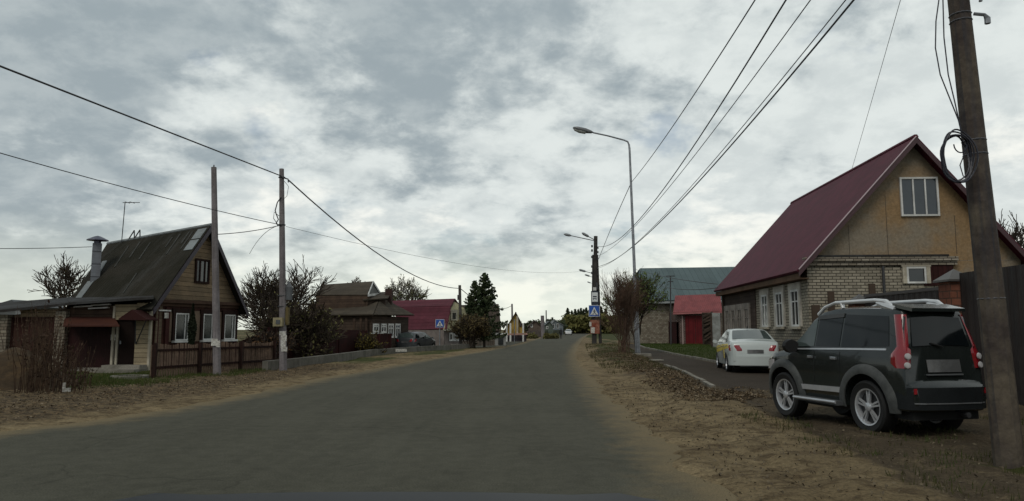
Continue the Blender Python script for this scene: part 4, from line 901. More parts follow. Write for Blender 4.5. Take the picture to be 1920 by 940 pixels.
w3((-60, 270), 15., (250, 356), (522, 421), a2_.y, .012, 'thin wire crossing above the left roof to the pole with the meter box', t0=-.6)
w3((536, 425), a2_.y, (780, 480), (1112, 506), YP, .007, 'thin faint wire crossing the road to the pole with the signs', 24)
w3((397, 440), a1_.y, (460, 435), (524, 423), a2_.y, .013, 'short wire between the bare pole and the meter-box pole')
w3((-80, 466), 22., (60, 466), (172, 463), cb.y, .012, 'thin wire from the left edge to the pale metal chimney', t0=-.8)
w3((517, 425), a2_.y, (493, 441), (468, 476), 34., .01, 'thin service wire dropping from the meter-box pole towards the bare trees')
def rw(px0, py0, pm, p1, Y1, r, label):
    A_, C_ = at(px0, py0, YP), at(*p1, Y1); B_ = pline(A_, C_, *pm); a, b, c = A_, B_, C_
    wire([a, b, c], r, label, 30, ext=1.16)
rw(1120, 462, (1290, 290), (1474, 0), 15., .021, 'upper heavy black cable running from the sign pole over the road verge')
rw(1122, 500, (1340, 308), (1597, 5), 15., .024, 'lowest heavy black cable above the maroon roofed house')
rw(1122, 503, (1350, 288), (1582, 5), 15.4, .014, 'thin black cable just above the lowest heavy cable')
rw(1122, 480, (1310, 282), (1520, 0), 15.2, .014, 'thin cable between the upper heavy cable and the lowest pair')
A_ = at(1184, 342, LY); wire([at(1184, 342, LY), pline(at(1184, 342, LY), at(1416, 0, 15.5), 1300, 180), at(1416, 0, 15.5)], .017, 'thin cable from the upper street lamp shaft rising to the top of the photo', 20, ext=1.2)
w3((1184, 342), LY, (1158, 400), (1123, 485), YP-1, .024, 'slack cable from the street lamp shaft down to the sign pole')
w3((1595, 325), 30., (1640, 170), (1697, -30), 15., .007, 'hair-thin service wire rising from the maroon roof')
w3((1190, 505), 60., (1280, 525), (1345, 533), 34., .018, 'black service wire in front of the warehouse roof to the maroon house eave')
w3((1200, 520), 60., (1280, 543), (1345, 540), 34., .018, 'lower service wire in front of the warehouse roof, sagging below the other')
# ================================================================== CARS
def lerp_tab(tab, t):
    if t <= tab[0][0]: return tab[0][1]
    for (a, b), (c, d) in zip(tab, tab[1:]):
        if t <= c: return b+(d-b)*(t-a)/(c-a)
    return tab[-1][1]
class Car:
    def __init__(s, S, root, paint):
        s.S = S; s.root = root; s.paint = paint
    def W(s, x, z): return lerp_tab(s.S['plan'], x)*lerp_tab(s.S['sec'], z)
    def zt(s, x): return lerp_tab(s.S['top'], x)
    def zb(s, x): return lerp_tab(s.S['bot'], x)
    def body(s):
        S = s.S; xs = sorted(set([p[0] for k in ('top', 'bot', 'plan') for p in S[k]])); x2 = []
        for a, b in zip(xs, xs[1:]):
            k = max(1, int((b-a)/.12)); x2 += [a+(b-a)*i/k for i in range(k)]
        x2.append(xs[-1]); mb = MB(); rings = []
        for x in x2:
            zt, zb = s.zt(x), s.zb(x); hh = zt-zb; r = min(.07, hh*.2); half = []
            half.append((0, zb)); half.append((s.W(x, zb)*.85, zb))
            nlev = 11
            for i in range(nlev):
                z = zb+.03*min(1, hh)+(hh-r-.03*min(1, hh))*i/(nlev-1); half.append((s.W(x, z), z))
            wt = s.W(x, zt); half += [(s.W(x, zt-r*.35)-r*.25, zt-r*.3), (wt-r*.9, zt-.01), (wt*.62, zt+.012), (wt*.3, zt+.02), (0, zt+.022)]
            ring = [(x, y, z) for y, z in half] + [(x, -y, z) for y, z in half[-2:0:-1]]; rings.append(ring)
        m = len(rings[0]); k = 0; mb.v = [V(p) for r in rings for p in r]
        for i in range(len(rings)-1):
            for j in range(m): q = (j+1) % m; mb.f.append((i*m+j, i*m+q, (i+1)*m+q, (i+1)*m+j))
        mb.f.append(tuple(range(m))[::-1]); mb.f.append(tuple((len(rings)-1)*m+j for j in range(m)))
        o = mb.build('body', s.paint, s.root, local=True)
        cut = MB()
        for ax in S['axles']:
            for sy in (1, -1):
                cut.lathe([(S['arch'], 0), (S['arch'], .42)], (ax, sy*(S['hw']-.27), S['wr']+.01), (0, sy, 0), 28)
        c = cut.build('cutter', s.paint, s.root, local=True)
        md = o.modifiers.new('b', 'BOOLEAN'); md.operation = 'DIFFERENCE'; md.object = c; md.solver = 'EXACT'
        dg = bpy.context.evaluated_depsgraph_get(); dg.update(); nm = bpy.data.meshes.new_from_object(o.evaluated_get(dg)); o.modifiers.clear()
        old = o.data; o.data = nm; bpy.data.objects.remove(c); nm.polygons.foreach_set('use_smooth', [True]*len(nm.polygons)); nm.set_sharp_from_angle(angle=R(38))
        s.bodyo = o; return o
    def side(s, bl, tl, off, name, mt, parent=None, n=10, m=5, sides=(1, -1), th=.012, smooth=50):
        """patch on the car side: bl / tl = polylines (x,z) of bottom and top edges"""
        def samp(pl, u):
            L = [0]; 
            for a, b in zip(pl, pl[1:]): L.append(L[-1]+math.dist(a, b))
            d = u*L[-1]
            for i in range(len(pl)-1):
                if d <= L[i+1]+1e-9: t_ = (d-L[i])/max(1e-9, L[i+1]-L[i]); return (pl[i][0]+(pl[i+1][0]-pl[i][0])*t_, pl[i][1]+(pl[i+1][1]-pl[i][1])*t_)
            return pl[-1]
        out = []
        for sy in sides:
            rows = []
            for i in range(n+1):
                a, b = samp(bl, i/n), samp(tl, i/n); row = []
                for j in range(m+1):
                    x = a[0]+(b[0]-a[0])*j/m; z = a[1]+(b[1]-a[1])*j/m; row.append((x, sy*(s.W(x, z)+off-th), z))
                rows.append(row)
            mb = MB(); mb.grid(rows, (0, sy*th, 0)); out.append(mb.build(name, mt, parent or s.root, local=True, smooth=smooth))
        return out
    def top(s, x0, x1, y0, y1, off, name, mt, parent=None, n=6, m=8, th=.015, x1b=None, frac=False, smooth=40):
        """patch following the top/rear/front surface between stations, y in metres or fraction of width"""
        rows = []
        for i in range(n+1):
            x = x0+(x1-x0)*i/n; z = s.zt(x); e = .01; sl = (s.zt(x+e)-s.zt(x-e))/(2*e); nn = V((-sl, 0, 1)).normalized(); wd = s.W(x, z) if frac else 1
            rows.append([V((x, (y0+(y1-y0)*j/m)*wd, z+.024*(1-abs((y0+(y1-y0)*j/m)*wd/s.W(x, z))**2.2)))+nn*off for j in range(m+1)])
        e = .01; xm = (x0+x1)/2; sl = (s.zt(xm+e)-s.zt(xm-e))/(2*e); nn = V((-sl, 0, 1)).normalized()
        mb = MB(); mb.grid(rows, nn*-th); return mb.build(name, mt, parent or s.root, local=True, smooth=smooth)
def wheel(root, x, y, sy, r, w, rim_m, spokes=5, double=True, rr=.66):
    mb = MB(); hw = w/2
    mb.lathe([(r*rr, -hw*.8), (r*.90, -hw), (r*.985, -hw*.8), (r, -hw*.4), (r, hw*.4), (r*.985, hw*.8), (r*.90, hw), (r*rr, hw*.8)], (x, y, r), (0, 1, 0), 32, close=True)
    ty = mb.build('wheel', black, root, local=True, smooth=35)
    mb = MB(); o = V((x, y, r)); ax = V((0, sy, 0))
    mb.lathe([(r*rr*1.01, hw*.62), (r*rr*1.01, hw*.86), (r*rr*.93, hw*.80), (r*rr*.90, hw*.5), (r*rr*.9, -hw*.6), (r*rr*1.0, -hw*.6)], o, ax, 32, close=True)
    mb.lathe([(.001, hw*.3), (r*.17, hw*.35), (r*.16, hw*.78), (r*.10, hw*.86), (.001, hw*.88)], o, ax, 16)
    for k in range(spokes):
        for dd in ((-.13, .13) if double else (0,)):
            t_ = 2*math.pi*k/spokes+.3; a = V((math.cos(t_+dd*1.6), 0, math.sin(t_+dd*1.6))); b = V((math.cos(t_+dd), 0, math.sin(t_+dd))); pr = V((-math.sin(t_), 0, math.cos(t_)))*r*(.035 if double else .07)
            p0 = o+a*r*.1+ax*hw*.7; p1 = o+b*r*rr*.92+ax*hw*.62; mb.obox(p0-pr-ax*hw*.25, p1-p0, pr*2, ax*hw*.25)
    rim = mb.build('rim', rim_m, ty, local=True, smooth=30)
    mb = MB(); mb.lathe([(.001, 0), (r*rr*.88, 0), (r*rr*.88, .02), (.001, .02)], o+ax*(hw*.02), ax, 20); mb.build('brake_disc', iron, ty, local=True)
    return ty
chrome = flat('chrome', (.55, .56, .58), rough=.15, metal=.9, fine=0)
silver = flat('silver_rim', (.50, .51, .53), rough=.3, metal=.5, fine=.02)
plastic = flat('grey_plastic', (.06, .063, .065), rough=.65, spec=.3)
tint = flat('tinted_glass', (.004, .006, .007), rough=.05, spec=.35, fine=0)
clearg = flat('clear_car_glass', (.05, .065, .062), rough=.05, spec=.7, fine=0)
redl = flat('red_lamp', (.24, .006, .012), rough=.15, spec=.6, coat=.6, fine=0)
clearl = flat('clear_lamp', (.42, .40, .40), rough=.15, spec=.7, fine=0)
plate = mat('blank_plate', (.17, .17, .17), (.07, .07, .07), scale=1.5, fine=.03)

# ---- black off-roader ------------------------------------------------
PS = R(12); WB = 2.36; HWs = .83; WR = .365
Pc = gr(1641, 818); fw_ = V((-math.sin(PS), math.cos(PS), 0)); rt_ = V((math.cos(PS), math.sin(PS), 0))
org = Pc + rt_*(HWs-.12-.19); org.z = sum(H(*(org+fw_*a+rt_*b).xy) for a in (0, 1.96) for b in (-.5, .5))/4-.012
suv = thing('off_roader', org, 'black off-road estate with silver roof rails and tall red tail lamps on the dirt', 'car', rz=math.pi/2+PS)
S = dict(axles=(0, WB), arch=.445, hw=HWs, wr=WR,
  top=[(-.80, .50), (-.79, .66), (-.74, .72), (-.70, .76), (-.70, 1.10), (-.67, 1.20), (-.585, 1.60), (-.53, 1.68), (-.36, 1.72), (.2, 1.74), (.9, 1.74), (1.30, 1.70), (1.60, 1.58), (2.15, 1.16), (2.25, 1.12), (2.75, 1.04), (2.95, .95), (3.03, .78), (3.05, .55)],
  bot=[(-.80, .46), (-.70, .36), (-.4, .33), (2.8, .30), (3.05, .42)],
  plan=[(-.80, .66), (-.78, .72), (-.70, .785), (-.45, .82), (0, .83), (2.2, .83), (2.7, .80), (2.95, .72), (3.05, .58)],
  sec=[(.3, .95), (.5, .985), (.75, 1.0), (1.0, .99), (1.12, .965), (1.70, .80)])
car = Car(S, suv, mat('black_green_paint', (.010, .013, .012), (.014, .017, .016), rough=.16, spec=.45, coat=.35, fine=.05, scale=1.))
car.body()
# belt & glass, both sides (near side is +y)
zbt = lambda x: 1.13
car.side([(1.42, 1.17), (2.08, 1.15)], [(1.42, 1.58), (1.60, 1.53), (2.08, 1.18)], .006, 'front_window', clearg, n=8)
car.side([(.58, 1.17), (1.36, 1.17)], [(.58, 1.64), (1.36, 1.60)], .006, 'rear_window', tint, n=6)
car.side([(-.44, 1.20), (.52, 1.17)], [(-.36, 1.60), (.52, 1.64)], .006, 'quarter_window', tint, n=6)
car.side([(-.40, 1.145), (2.15, 1.105)], [(-.40, 1.17), (2.15, 1.125)], .012, 'chrome_belt_strip', silver, m=1, n=24)
car.side([(.55, 1.60), (1.4, 1.57)], [(.55, 1.66), (1.4, 1.63)], .02, 'wind_deflector', plastic, m=1, n=10)
for x0 in (1.39, .55):
    car.side([(x0-.008, .48), (x0+.004, .48)], [(x0-.008, 1.10), (x0+.004, 1.10)], .003, 'door_gap', black, m=6, n=1, th=.006)
for x0, x1 in ((1.40, 1.56), (.60, .78)): car.side([(x0, .985), (x1, .985)], [(x0, 1.025), (x1, 1.025)], .035, 'door_handle', chrome, m=2, n=4, th=.03)
# arch flares
for ax in (0, WB):
    for sy in (1, -1):
        rows = []
        for i in range(25):
            t_ = math.pi*(-.06+1.12*i/24); row = []
            for rr, of in ((.44, .035), (.47, .042), (.54, .035), (.575, .004)):
                x = ax+rr*math.cos(t_); z = WR+.01+rr*math.sin(t_); x = max(-.79, min(3.0, x)); row.append((x, sy*(car.W(x, max(.3, z))+of-.02), max(.33, z)))
            rows.append(row)
        mb = MB(); mb.grid(rows, (0, sy*.022, 0)); mb.build('wheel_arch_flare', mat('grey_flare', (.075, .078, .076), (.05, .053, .052), rough=.55, scale=5) if ax == 0 and sy == 1 else MATS['grey_flare'], suv, local=True, smooth=40)
car.side([(.48, .52), (1.88, .50)], [(.50, .595), (1.86, .575)], .025, 'door_moulding', silver, m=2, n=8, th=.02)
for sy in (1, -1):
    mb = MB(); mb.obox((.46, sy*.80, .34), (1.44, 0, 0), (0, sy*.15, 0), (0, 0, .06)); sb = mb.build('side_step', plastic, suv, local=True)
    mb = MB(); mb.tube([(.47, sy*.955, .385), (1.89, sy*.955, .375)], .022, 8); mb.build('chrome_tube', silver, sb, local=True)
for sy in (1, -1):
    for ax in (0, WB): wheel(suv, ax, sy*(HWs-.12), sy, WR, .24, silver, 5, True, .68)
    # roof rail
    mb = MB(); y = sy*.60; mb.tube([(-.36, y, 1.70), (-.22, y, 1.80), (0, y, 1.825), (1.0, y, 1.82), (1.35, y, 1.76), (1.55, y*1.03, 1.65)], [.035, .035, .028, .026, .026, .03], 8); mb.tube([(-.40, y, 1.69), (-.22, y, 1.74), (-.05, y, 1.79)], [.05, .055, .03], 8); mb.tube([(.75, y, 1.73), (.8, y, 1.82)], .03, 6)
    mb.build('roof_rail', flat('satin_alloy', (.60, .61, .62), rough=.3, metal=.3, fine=0) if sy == 1 else MATS['satin_alloy'], suv, local=True, smooth=40)
    # mirror
    mb = MB(); mb.grid([[V((2.02+x_, sy*(.83+yy*1.0)+sy*.13*math.cos(a)*k, 1.16+.105*math.sin(a)*k)) for a in [2*math.pi*i/12 for i in range(13)]] for x_, k, yy in ((-.07, .01, .08), (-.07, .95, .08), (.0, 1.05, .08), (.08, .7, .06), (.12, .01, .05))]); mb.tube([(2.05, sy*.76, 1.12), (2.05, sy*.9, 1.14)], .03, 6); mb.build('side_mirror', black, suv, local=True, smooth=50)
# tall tail lamps: on the corner, side part and rear part
for sy in (1, -1):
    mb = MB()
    def cpt(x, z, o=.012): return V((x, sy*(car.W(x, z)+o), z))
    rows = []
    for z, xa in ((.92, -.58), (.98, -.50), (1.10, -.50), (1.16, -.55), (1.20, -.575), (1.40, -.52), (1.62, -.455)):
        xr_ = [x for x in [-.80+.005*i for i in range(100)] if car.zt(x) >= z][0]
        row = [cpt(xa, z), cpt((xa+xr_)/2, z, .014), V((xr_+.01, sy*(car.W(xr_, z)-.0), z)), V((xr_-.012, sy*(car.W(xr_, z)-.06), z)), V((xr_-.014, sy*(car.W(xr_, z)-(.085 if z < 1.18 else .045)), z))]; rows.append(row)
    mb.grid(rows, (.03, -sy*.02, 0)); tl = mb.build('tail_lamp', redl, suv, local=True, smooth=50)
    for z in (.96, 1.075):
        xr_ = [x for x in [-.80+.005*i for i in range(100)] if car.zt(x) >= z][0]
        mb = MB(); o = V((xr_-.018, sy*(car.W(xr_, z)-.035), z)); mb.lathe([(.001, 0), (.042, 0), (.038, .015), (.02, .02), (.001, .018)], o, (-1, sy*.25, .1), 16); mb.build('reversing_lamp', clearl, tl, local=True, smooth=30)
# tailgate glass, spoiler, plate, bumper, trims
car.top(-.672, -.592, -.84, .84, .01, 'tailgate_window', tint, frac=True, n=5)
mb = MB(); mb.slab([(-.68, -.60, 1.655), (-.68, .60, 1.655), (-.36, .62, 1.722), (-.36, -.62, 1.722)], (0, 0, .045)); mb.build('spoiler', car.paint, suv, local=True)
mb = MB(); mb.slab([(-.712, -.44, .87), (-.712, .44, .87), (-.69, .44, 1.03), (-.69, -.44, 1.03)], (-.012, 0, 0)); pm_ = mb.build('number_plate', plate, suv, local=True)
mb = MB(); mb.obox((-.73, -.46, .83), (.03, 0, 0), (0, .92, 0), (0, 0, .018)); mb.build('chrome_strip', flat('dull_chrome', (.25, .26, .27), rough=.3, metal=.6), suv, local=True)
mb = MB(); mb.grid([[(x, y, z) for y, x in ((-.80, -.55), (-.77, -.74), (-.6, -.83), (0, -.86), (.6, -.83), (.77, -.74), (.80, -.55))] for z in (.40, .46, .60, .68)], (.06, 0, 0)); bp = mb.build('rear_bumper', mat('bumper_grey', (.014, .016, .017), rough=.45), suv, local=True, smooth=60)
mb = MB(); mb.grid([[(x-.008, y, z) for y, x in ((-.72, -.77), (-.6, -.83), (0, -.86), (.6, -.83), (.72, -.77))] for z in (.475, .49)], (.01, 0, 0)); mb.build('bumper_line', MATS['dull_chrome'], bp, local=True)
for sy in (1, -1):
    mb = MB(); mb.obox((-.79, sy*.70, .60), (.01, sy*.03, 0), (0, -sy*.0, .07), (-.015, 0, 0)); mb.build('reflector', redl, bp, local=True)
mb = MB(); mb.tube([(-.84, -.4, .33), (-.5, -.4, .33)], .035, 10); mb.build('exhaust_pipe', iron, suv, local=True)
mb = MB(); mb.obox((-.7, -.68, .26), (3.4, 0, 0), (0, 1.36, 0), (0, 0, .12)); mb.build('underbody', black, suv, local=True)
car.top(1.66, 2.11, -.86, .86, .008, 'windscreen', clearg, frac=True, n=6)
mb = MB(); mb.tube([(2.6, .78, .85), (2.6, .78, .85)], .01, 4)
for sy in (1, -1):
    car.side([(2.62, .78), (2.93, .76)], [(2.66, .93), (2.90, .90)], .01, 'headlight', clearl, sides=(sy,), n=4, m=3)
mb = MB(); mb.obox((3.02, -.45, .6), (.03, 0, 0), (0, .9, 0), (0, 0, .2)); mb.build('grille', black, suv, local=True)
mb = MB(); mb.tube([(-.70, 0, 1.2), (-.69, .35, 1.24)], .012, 5); mb.build('rear_wiper', black, suv, local=True)

def warp(o, dx=.40, dyy=.19):
    rigid = o.name.startswith('wheel')
    for ch in ([o] if o.type == 'MESH' else []):
        if rigid:
            cx_ = sum(v.co.x for v in ch.data.vertices)/len(ch.data.vertices); sx = -dx if cx_ > 1 else 0
        for v in ch.data.vertices:
            x, y = v.co.x, v.co.y
            if rigid: v.co.x = x+sx
            else: v.co.x = x if x < .5 else (x-dx if x > WB-.5 else .5+(x-.5)*(WB-1-dx)/(WB-1))
            v.co.y = y-dyy if y > .35 else (y+dyy if y < -.35 else y*(.35-dyy)/.35)
def walk(o, rigid=False):
    if o.type == 'MESH':
        if rigid:
            for v in o.data.vertices:
                v.co.x += rigid-1; v.co.y += (-.19 if v.co.y > 0 else .19)
        else: warp(o)
    for c in o.children:
        if c.name.startswith('wheel') and not c.name.startswith('wheel_'):
            cx_ = sum(v.co.x for v in c.data.vertices)/len(c.data.vertices); walk(c, 1-.40 if cx_ > 1 else 1.)
        else: walk(c, rigid)
bpy.context.view_layer.update(); walk(suv)

# ---- generic saloon / hatch -----------------------------------------------
def saloon(loc, rz, label, paint, hatch=False, rimm=silver, scale=1., detail=True, plate_=True):
    rt = thing('parked_car', loc, label, 'car', rz=rz)
    L_ = 2.57
    if not hatch:
        top_ = [(-.98, .50), (-.97, .80), (-.92, .98), (-.85, 1.04), (-.45, 1.09), (-.38, 1.11), (.35, 1.41), (.6, 1.455), (1.2, 1.47), (1.55, 1.42), (2.35, 1.02), (2.5, .98), (3.1, .82), (3.28, .68), (3.32, .45)]
        fx0, fx1 = -.36, .33
    else:
        top_ = [(-.72, .50), (-.71, .78), (-.67, .95), (-.62, 1.0), (-.28, 1.36), (-.1, 1.42), (.6, 1.46), (1.2, 1.46), (1.5, 1.40), (2.2, 1.0), (2.4, .95), (3.1, .80), (3.24, .68), (3.27, .45)]
        fx0, fx1 = -.60, -.30
    xr0 = top_[0][0]; xf = top_[-1][0]
    S = dict(axles=(0, L_), arch=.355, hw=.84, wr=.30, top=top_, bot=[(xr0, .40), (xr0+.1, .28), (xr0+.4, .2), (2.9, .19), (xf, .3)],
             plan=[(xr0, .62), (xr0+.04, .72), (xr0+.18, .80), (0, .84), (2.4, .84), (2.9, .79), (3.15, .70), (xf, .52)], sec=[(.2, .94), (.45, .985), (.7, 1.), (.9, .985), (1.02, .95), (1.46, .70)])
    c = Car(S, rt, paint); c.body()
    zlo = .96
    c.side([(1.10, zlo), (2.22, zlo+.02)], [(1.10, 1.38), (1.5, 1.345), (2.22, 1.0)], .006, 'front_window', clearg, n=8)
    if hatch: c.side([(-.38, 1.02), (1.0, zlo)], [(-.15, 1.30), (1.0, 1.38)], .006, 'rear_window', tint, n=8)
    else: c.side([(-.12, 1.03), (1.0, zlo)], [(.25, 1.27), (.5, 1.345), (1.0, 1.38)], .006, 'rear_window', tint, n=8)
    c.top(fx0, fx1, -.88, .88, .008, 'back_window', clearg, frac=True, n=6)
    c.top(1.6, 2.3, -.88, .88, .008, 'windscreen', clearg, frac=True, n=6)
    for x0 in (1.05, 2.1, .08): c.side([(x0-.006, .32), (x0+.004, .32)], [(x0-.006, .94), (x0+.004, .94)], .003, 'door_gap', black, m=6, n=1, th=.006)
    for x0 in (1.12, .15): c.side([(x0, .86), (x0+.17, .86)], [(x0, .89), (x0+.17, .89)], .025, 'door_handle', paint, m=2, n=4, th=.02)
    for sy in (1, -1):
        for ax in (0, L_): wheel(rt, ax, sy*.74, sy, .30, .19, rimm, 7 if detail else 5, False, .66)
        rows = []
        for z, xa in ((.74, xr0+.28), (.80, xr0+.36), (.88, xr0+.46), (.93, xr0+.34)):
            xq = [x for x in [xr0+.005*i for i in range(100)] if c.zt(x) >= z][0]
            rows.append([V((xa, sy*(c.W(xa, z)+.012), z)), V(((xa+xq)/2, sy*(c.W((xa+xq)/2, z)+.014), z)), V((xq+.01, sy*(c.W(xq, z)), z)), V((xq-.012, sy*(c.W(xq, z)-.07), z)), V((xq-.012, sy*(c.W(xq, z)-.2), z))])
        mb = MB(); mb.grid(rows, (.02, -sy*.02, 0)); mb.build('tail_lamp', redl, rt, local=True, smooth=50)
        c.side([(2.95, .60), (3.20, .58)], [(2.80, .74), (3.18, .68)], .01, 'headlight', clearl, sides=(sy,), n=4, m=3)
        mb = MB(); mb.grid([[V((2.15+x_, sy*.93+sy*.09*math.cos(a)*k, 1.0+.07*math.sin(a)*k)) for a in [2*math.pi*i/10 for i in range(11)]] for x_, k in ((-.05, .01), (-.05, .95), (.04, 1.), (.1, .01))]); mb.tube([(2.15, sy*.78, .96), (2.15, sy*.9, .98)], .02, 5); mb.build('side_mirror', paint, rt, local=True, smooth=50)
    if plate_: mb = MB(); xq = top_[1][0]; mb.obox((xq-.02, -.26, .66), (.02, 0, 0), (0, .52, 0), (0, 0, .12)); mb.build('number_plate', plate, rt, local=True)
    rows = [[(x, y, z) for y, x in ((-.83, xr0+.38), (-.76, xr0+.08), (-.55, xr0-.03), (0, xr0-.06), (.55, xr0-.03), (.76, xr0+.08), (.83, xr0+.38))] for z in (.26, .32, .50, .56)]
    mb = MB(); mb.grid(rows, (.06, 0, 0)); mb.build('rear_bumper', paint, rt, local=True, smooth=60)
    mb = MB(); mb.obox((xr0+.25, -.66, .16), (3.5, 0, 0), (0, 1.32, 0), (0, 0, .12)); mb.build('underbody', black, rt, local=True)
    return rt, c
# taxi: rear-left wheel contact at (1368,697)
PT = R(-9); fw_ = V((-math.sin(PT), math.cos(PT), 0)); rt_ = V((math.cos(PT), math.sin(PT), 0))
Pt = gr(1367, 697); ot = Pt+rt_*.74; ot.z = .0
white_car = mat('white_car_paint', (.44, .475, .46), (.40, .43, .42), rough=.25, spec=.5, coat=.4, fine=.02, scale=1.)
tx, tc_ = saloon(ot, math.pi/2+PT, 'white saloon car with yellow side stripes parked on the footpath by the brick house', white_car)
yel = flat('yellow_stripe', (.62, .46, .02), rough=.35, fine=0); mrn = flat('dark_stripe', (.05, .015, .02), rough=.4)
tc_.side([(-.50, .82), (1.0, .70), (3.0, .55)], [(-.30, .96), (1.0, .92), (2.8, .82)], .004, 'yellow_stripe', yel, n=16, m=4, th=.006)
tc_.side([(-.35, .885), (1.0, .83), (2.9, .68)], [(-.32, .91), (1.0, .85), (2.9, .70)], .007, 'dark_stripe', mrn, n=16, m=1, th=.006)
tc_.side([(.32, .45), (.52, .45)], [(.36, .84), (.56, .86)], .004, 'yellow_emblem', yel, n=3, m=4, th=.006)
tc_.side([(.62, .42), (.74, .42)], [(.66, .80), (.78, .82)], .004, 'dark_emblem', mrn, n=3, m=4, th=.006)
mb = MB(); mb.tube([(.62, 0, 1.46), (.45, 0, 1.58)], .012, 6); mb.build('roof_aerial', black, tx, local=True)
mb = MB(); mb.obox((-1.0, -.5, .22), (.05, 0, 0), (0, 1.0, 0), (0, 0, .1)); mb.build('bumper_insert', plastic, tx, local=True)
# dark hatchback left behind the wall
ph = at(768, 655, 55); ph.z = H(ph.x, 55); ph.z = min(ph.z, -.7)
saloon(V((ph.x, 54.5, zat(768, 657, 56)-.05)), math.pi/2+R(-20), 'dark grey hatchback parked behind the low concrete wall by the log house', mat('dark_grey_paint', (.05, .055, .06), rough=.3, coat=.3, spec=.5, fine=.05), hatch=True)
cf = at(1066, 622, 190.); saloon(V((cf.x, 190, -.0)), -math.pi/2+R(-6), 'small white car approaching far away near the bend', mat('white_far_paint', (.6, .6, .6), rough=.4), hatch=True)

# ---- own bonnet at the bottom of the picture --------------------------------------
bt = thing('car_bonnet', (0, 1.6, .9), 'dark bonnet edge of the car the picture was taken from', 'car bonnet')
rows = []
for i in range(13):
    u = i/12; y = .75+1.25*u; row = []
    for j in range(33):
        v_ = -1+2*j/32; wd = 1.04-.06*u; yy = y-.12*u*abs(v_)**2.6; z = 1.145-.055*u-.055*u*u-.03*abs(v_)**3+.012*math.exp(-((abs(v_)-.62)/.07)**2)
        row.append((-.33+v_*wd, yy, z-.02))
    rows.append(row)
mb = MB(); mb.grid(rows, (0, 0, -.03)); mb.build('bonnet', flat('bonnet_paint', (.008, .009, .011), rough=.5, spec=.12, coat=.0, fine=0), bt, smooth=60)

# ================================================================== PERSON (far, skinned)
def person(px, py, Y, h, label):
    b = V((at(px, py, Y).x, Y, zat(px, py, Y))); J = dict(pel=(0, 0, .53), ch=(0, -.01, .72), nk=(0, -.015, .84), hd=(0, -.03, .9), ht=(0, -.03, .985), ls=(.09, 0, .80), le=(.13, .02, .63), lh=(.12, -.04, .48), rs=(-.09, 0, .80), re=(-.13, .02, .63), rh=(-.12, .05, .48), lk=(.055, -.05, .29), lf=(.06, -.02, .03), lt=(.06, -.08, .015), rk=(-.05, .03, .29), rf=(-.05, .10, .05), rtt=(-.05, .05, .015), lhp=(.05, 0, .50), rhp=(-.05, 0, .50))
    rad = dict(pel=.075, ch=.085, nk=.032, hd=.052, ht=.03, ls=.04, le=.028, lh=.02, rs=.04, re=.028, rh=.02, lk=.038, lf=.026, lt=.02, rk=.038, rf=.026, rtt=.02, lhp=.055, rhp=.055)
    E = [('pel', 'ch'), ('ch', 'nk'), ('nk', 'hd'), ('hd', 'ht'), ('ch', 'ls'), ('ls', 'le'), ('le', 'lh'), ('ch', 'rs'), ('rs', 're'), ('re', 'rh'), ('pel', 'lhp'), ('lhp', 'lk'), ('lk', 'lf'), ('lf', 'lt'), ('pel', 'rhp'), ('rhp', 'rk'), ('rk', 'rf'), ('rf', 'rtt')]
    ks = list(J); me = bpy.data.meshes.new('p'); me.from_pydata([V(J[k])*h for k in ks], [(ks.index(a), ks.index(c)) for a, c in E], []); o = bpy.data.objects.new('person', me); COL.objects.link(o)
    md = o.modifiers.new('s', 'SKIN')
    for i, k in enumerate(ks): me.skin_vertices[0].data[i].radius = (rad[k]*h, rad[k]*h)
    me.skin_vertices[0].data[0].use_root = True; o.modifiers.new('u', 'SUBSURF').levels = 1
    dg = bpy.context.evaluated_depsgraph_get(); dg.update(); nm = bpy.data.meshes.new_from_object(o.evaluated_get(dg)); o.modifiers.clear(); o.data = nm
    nm.materials.clear(); nm.materials.append(flat('dark_clothing', (.015, .015, .017), rough=.9)); o.location = b; return tag(o, label, 'person')
person(1052, 636, 112., 1.72, 'person in dark clothes walking along the far left edge of the road')

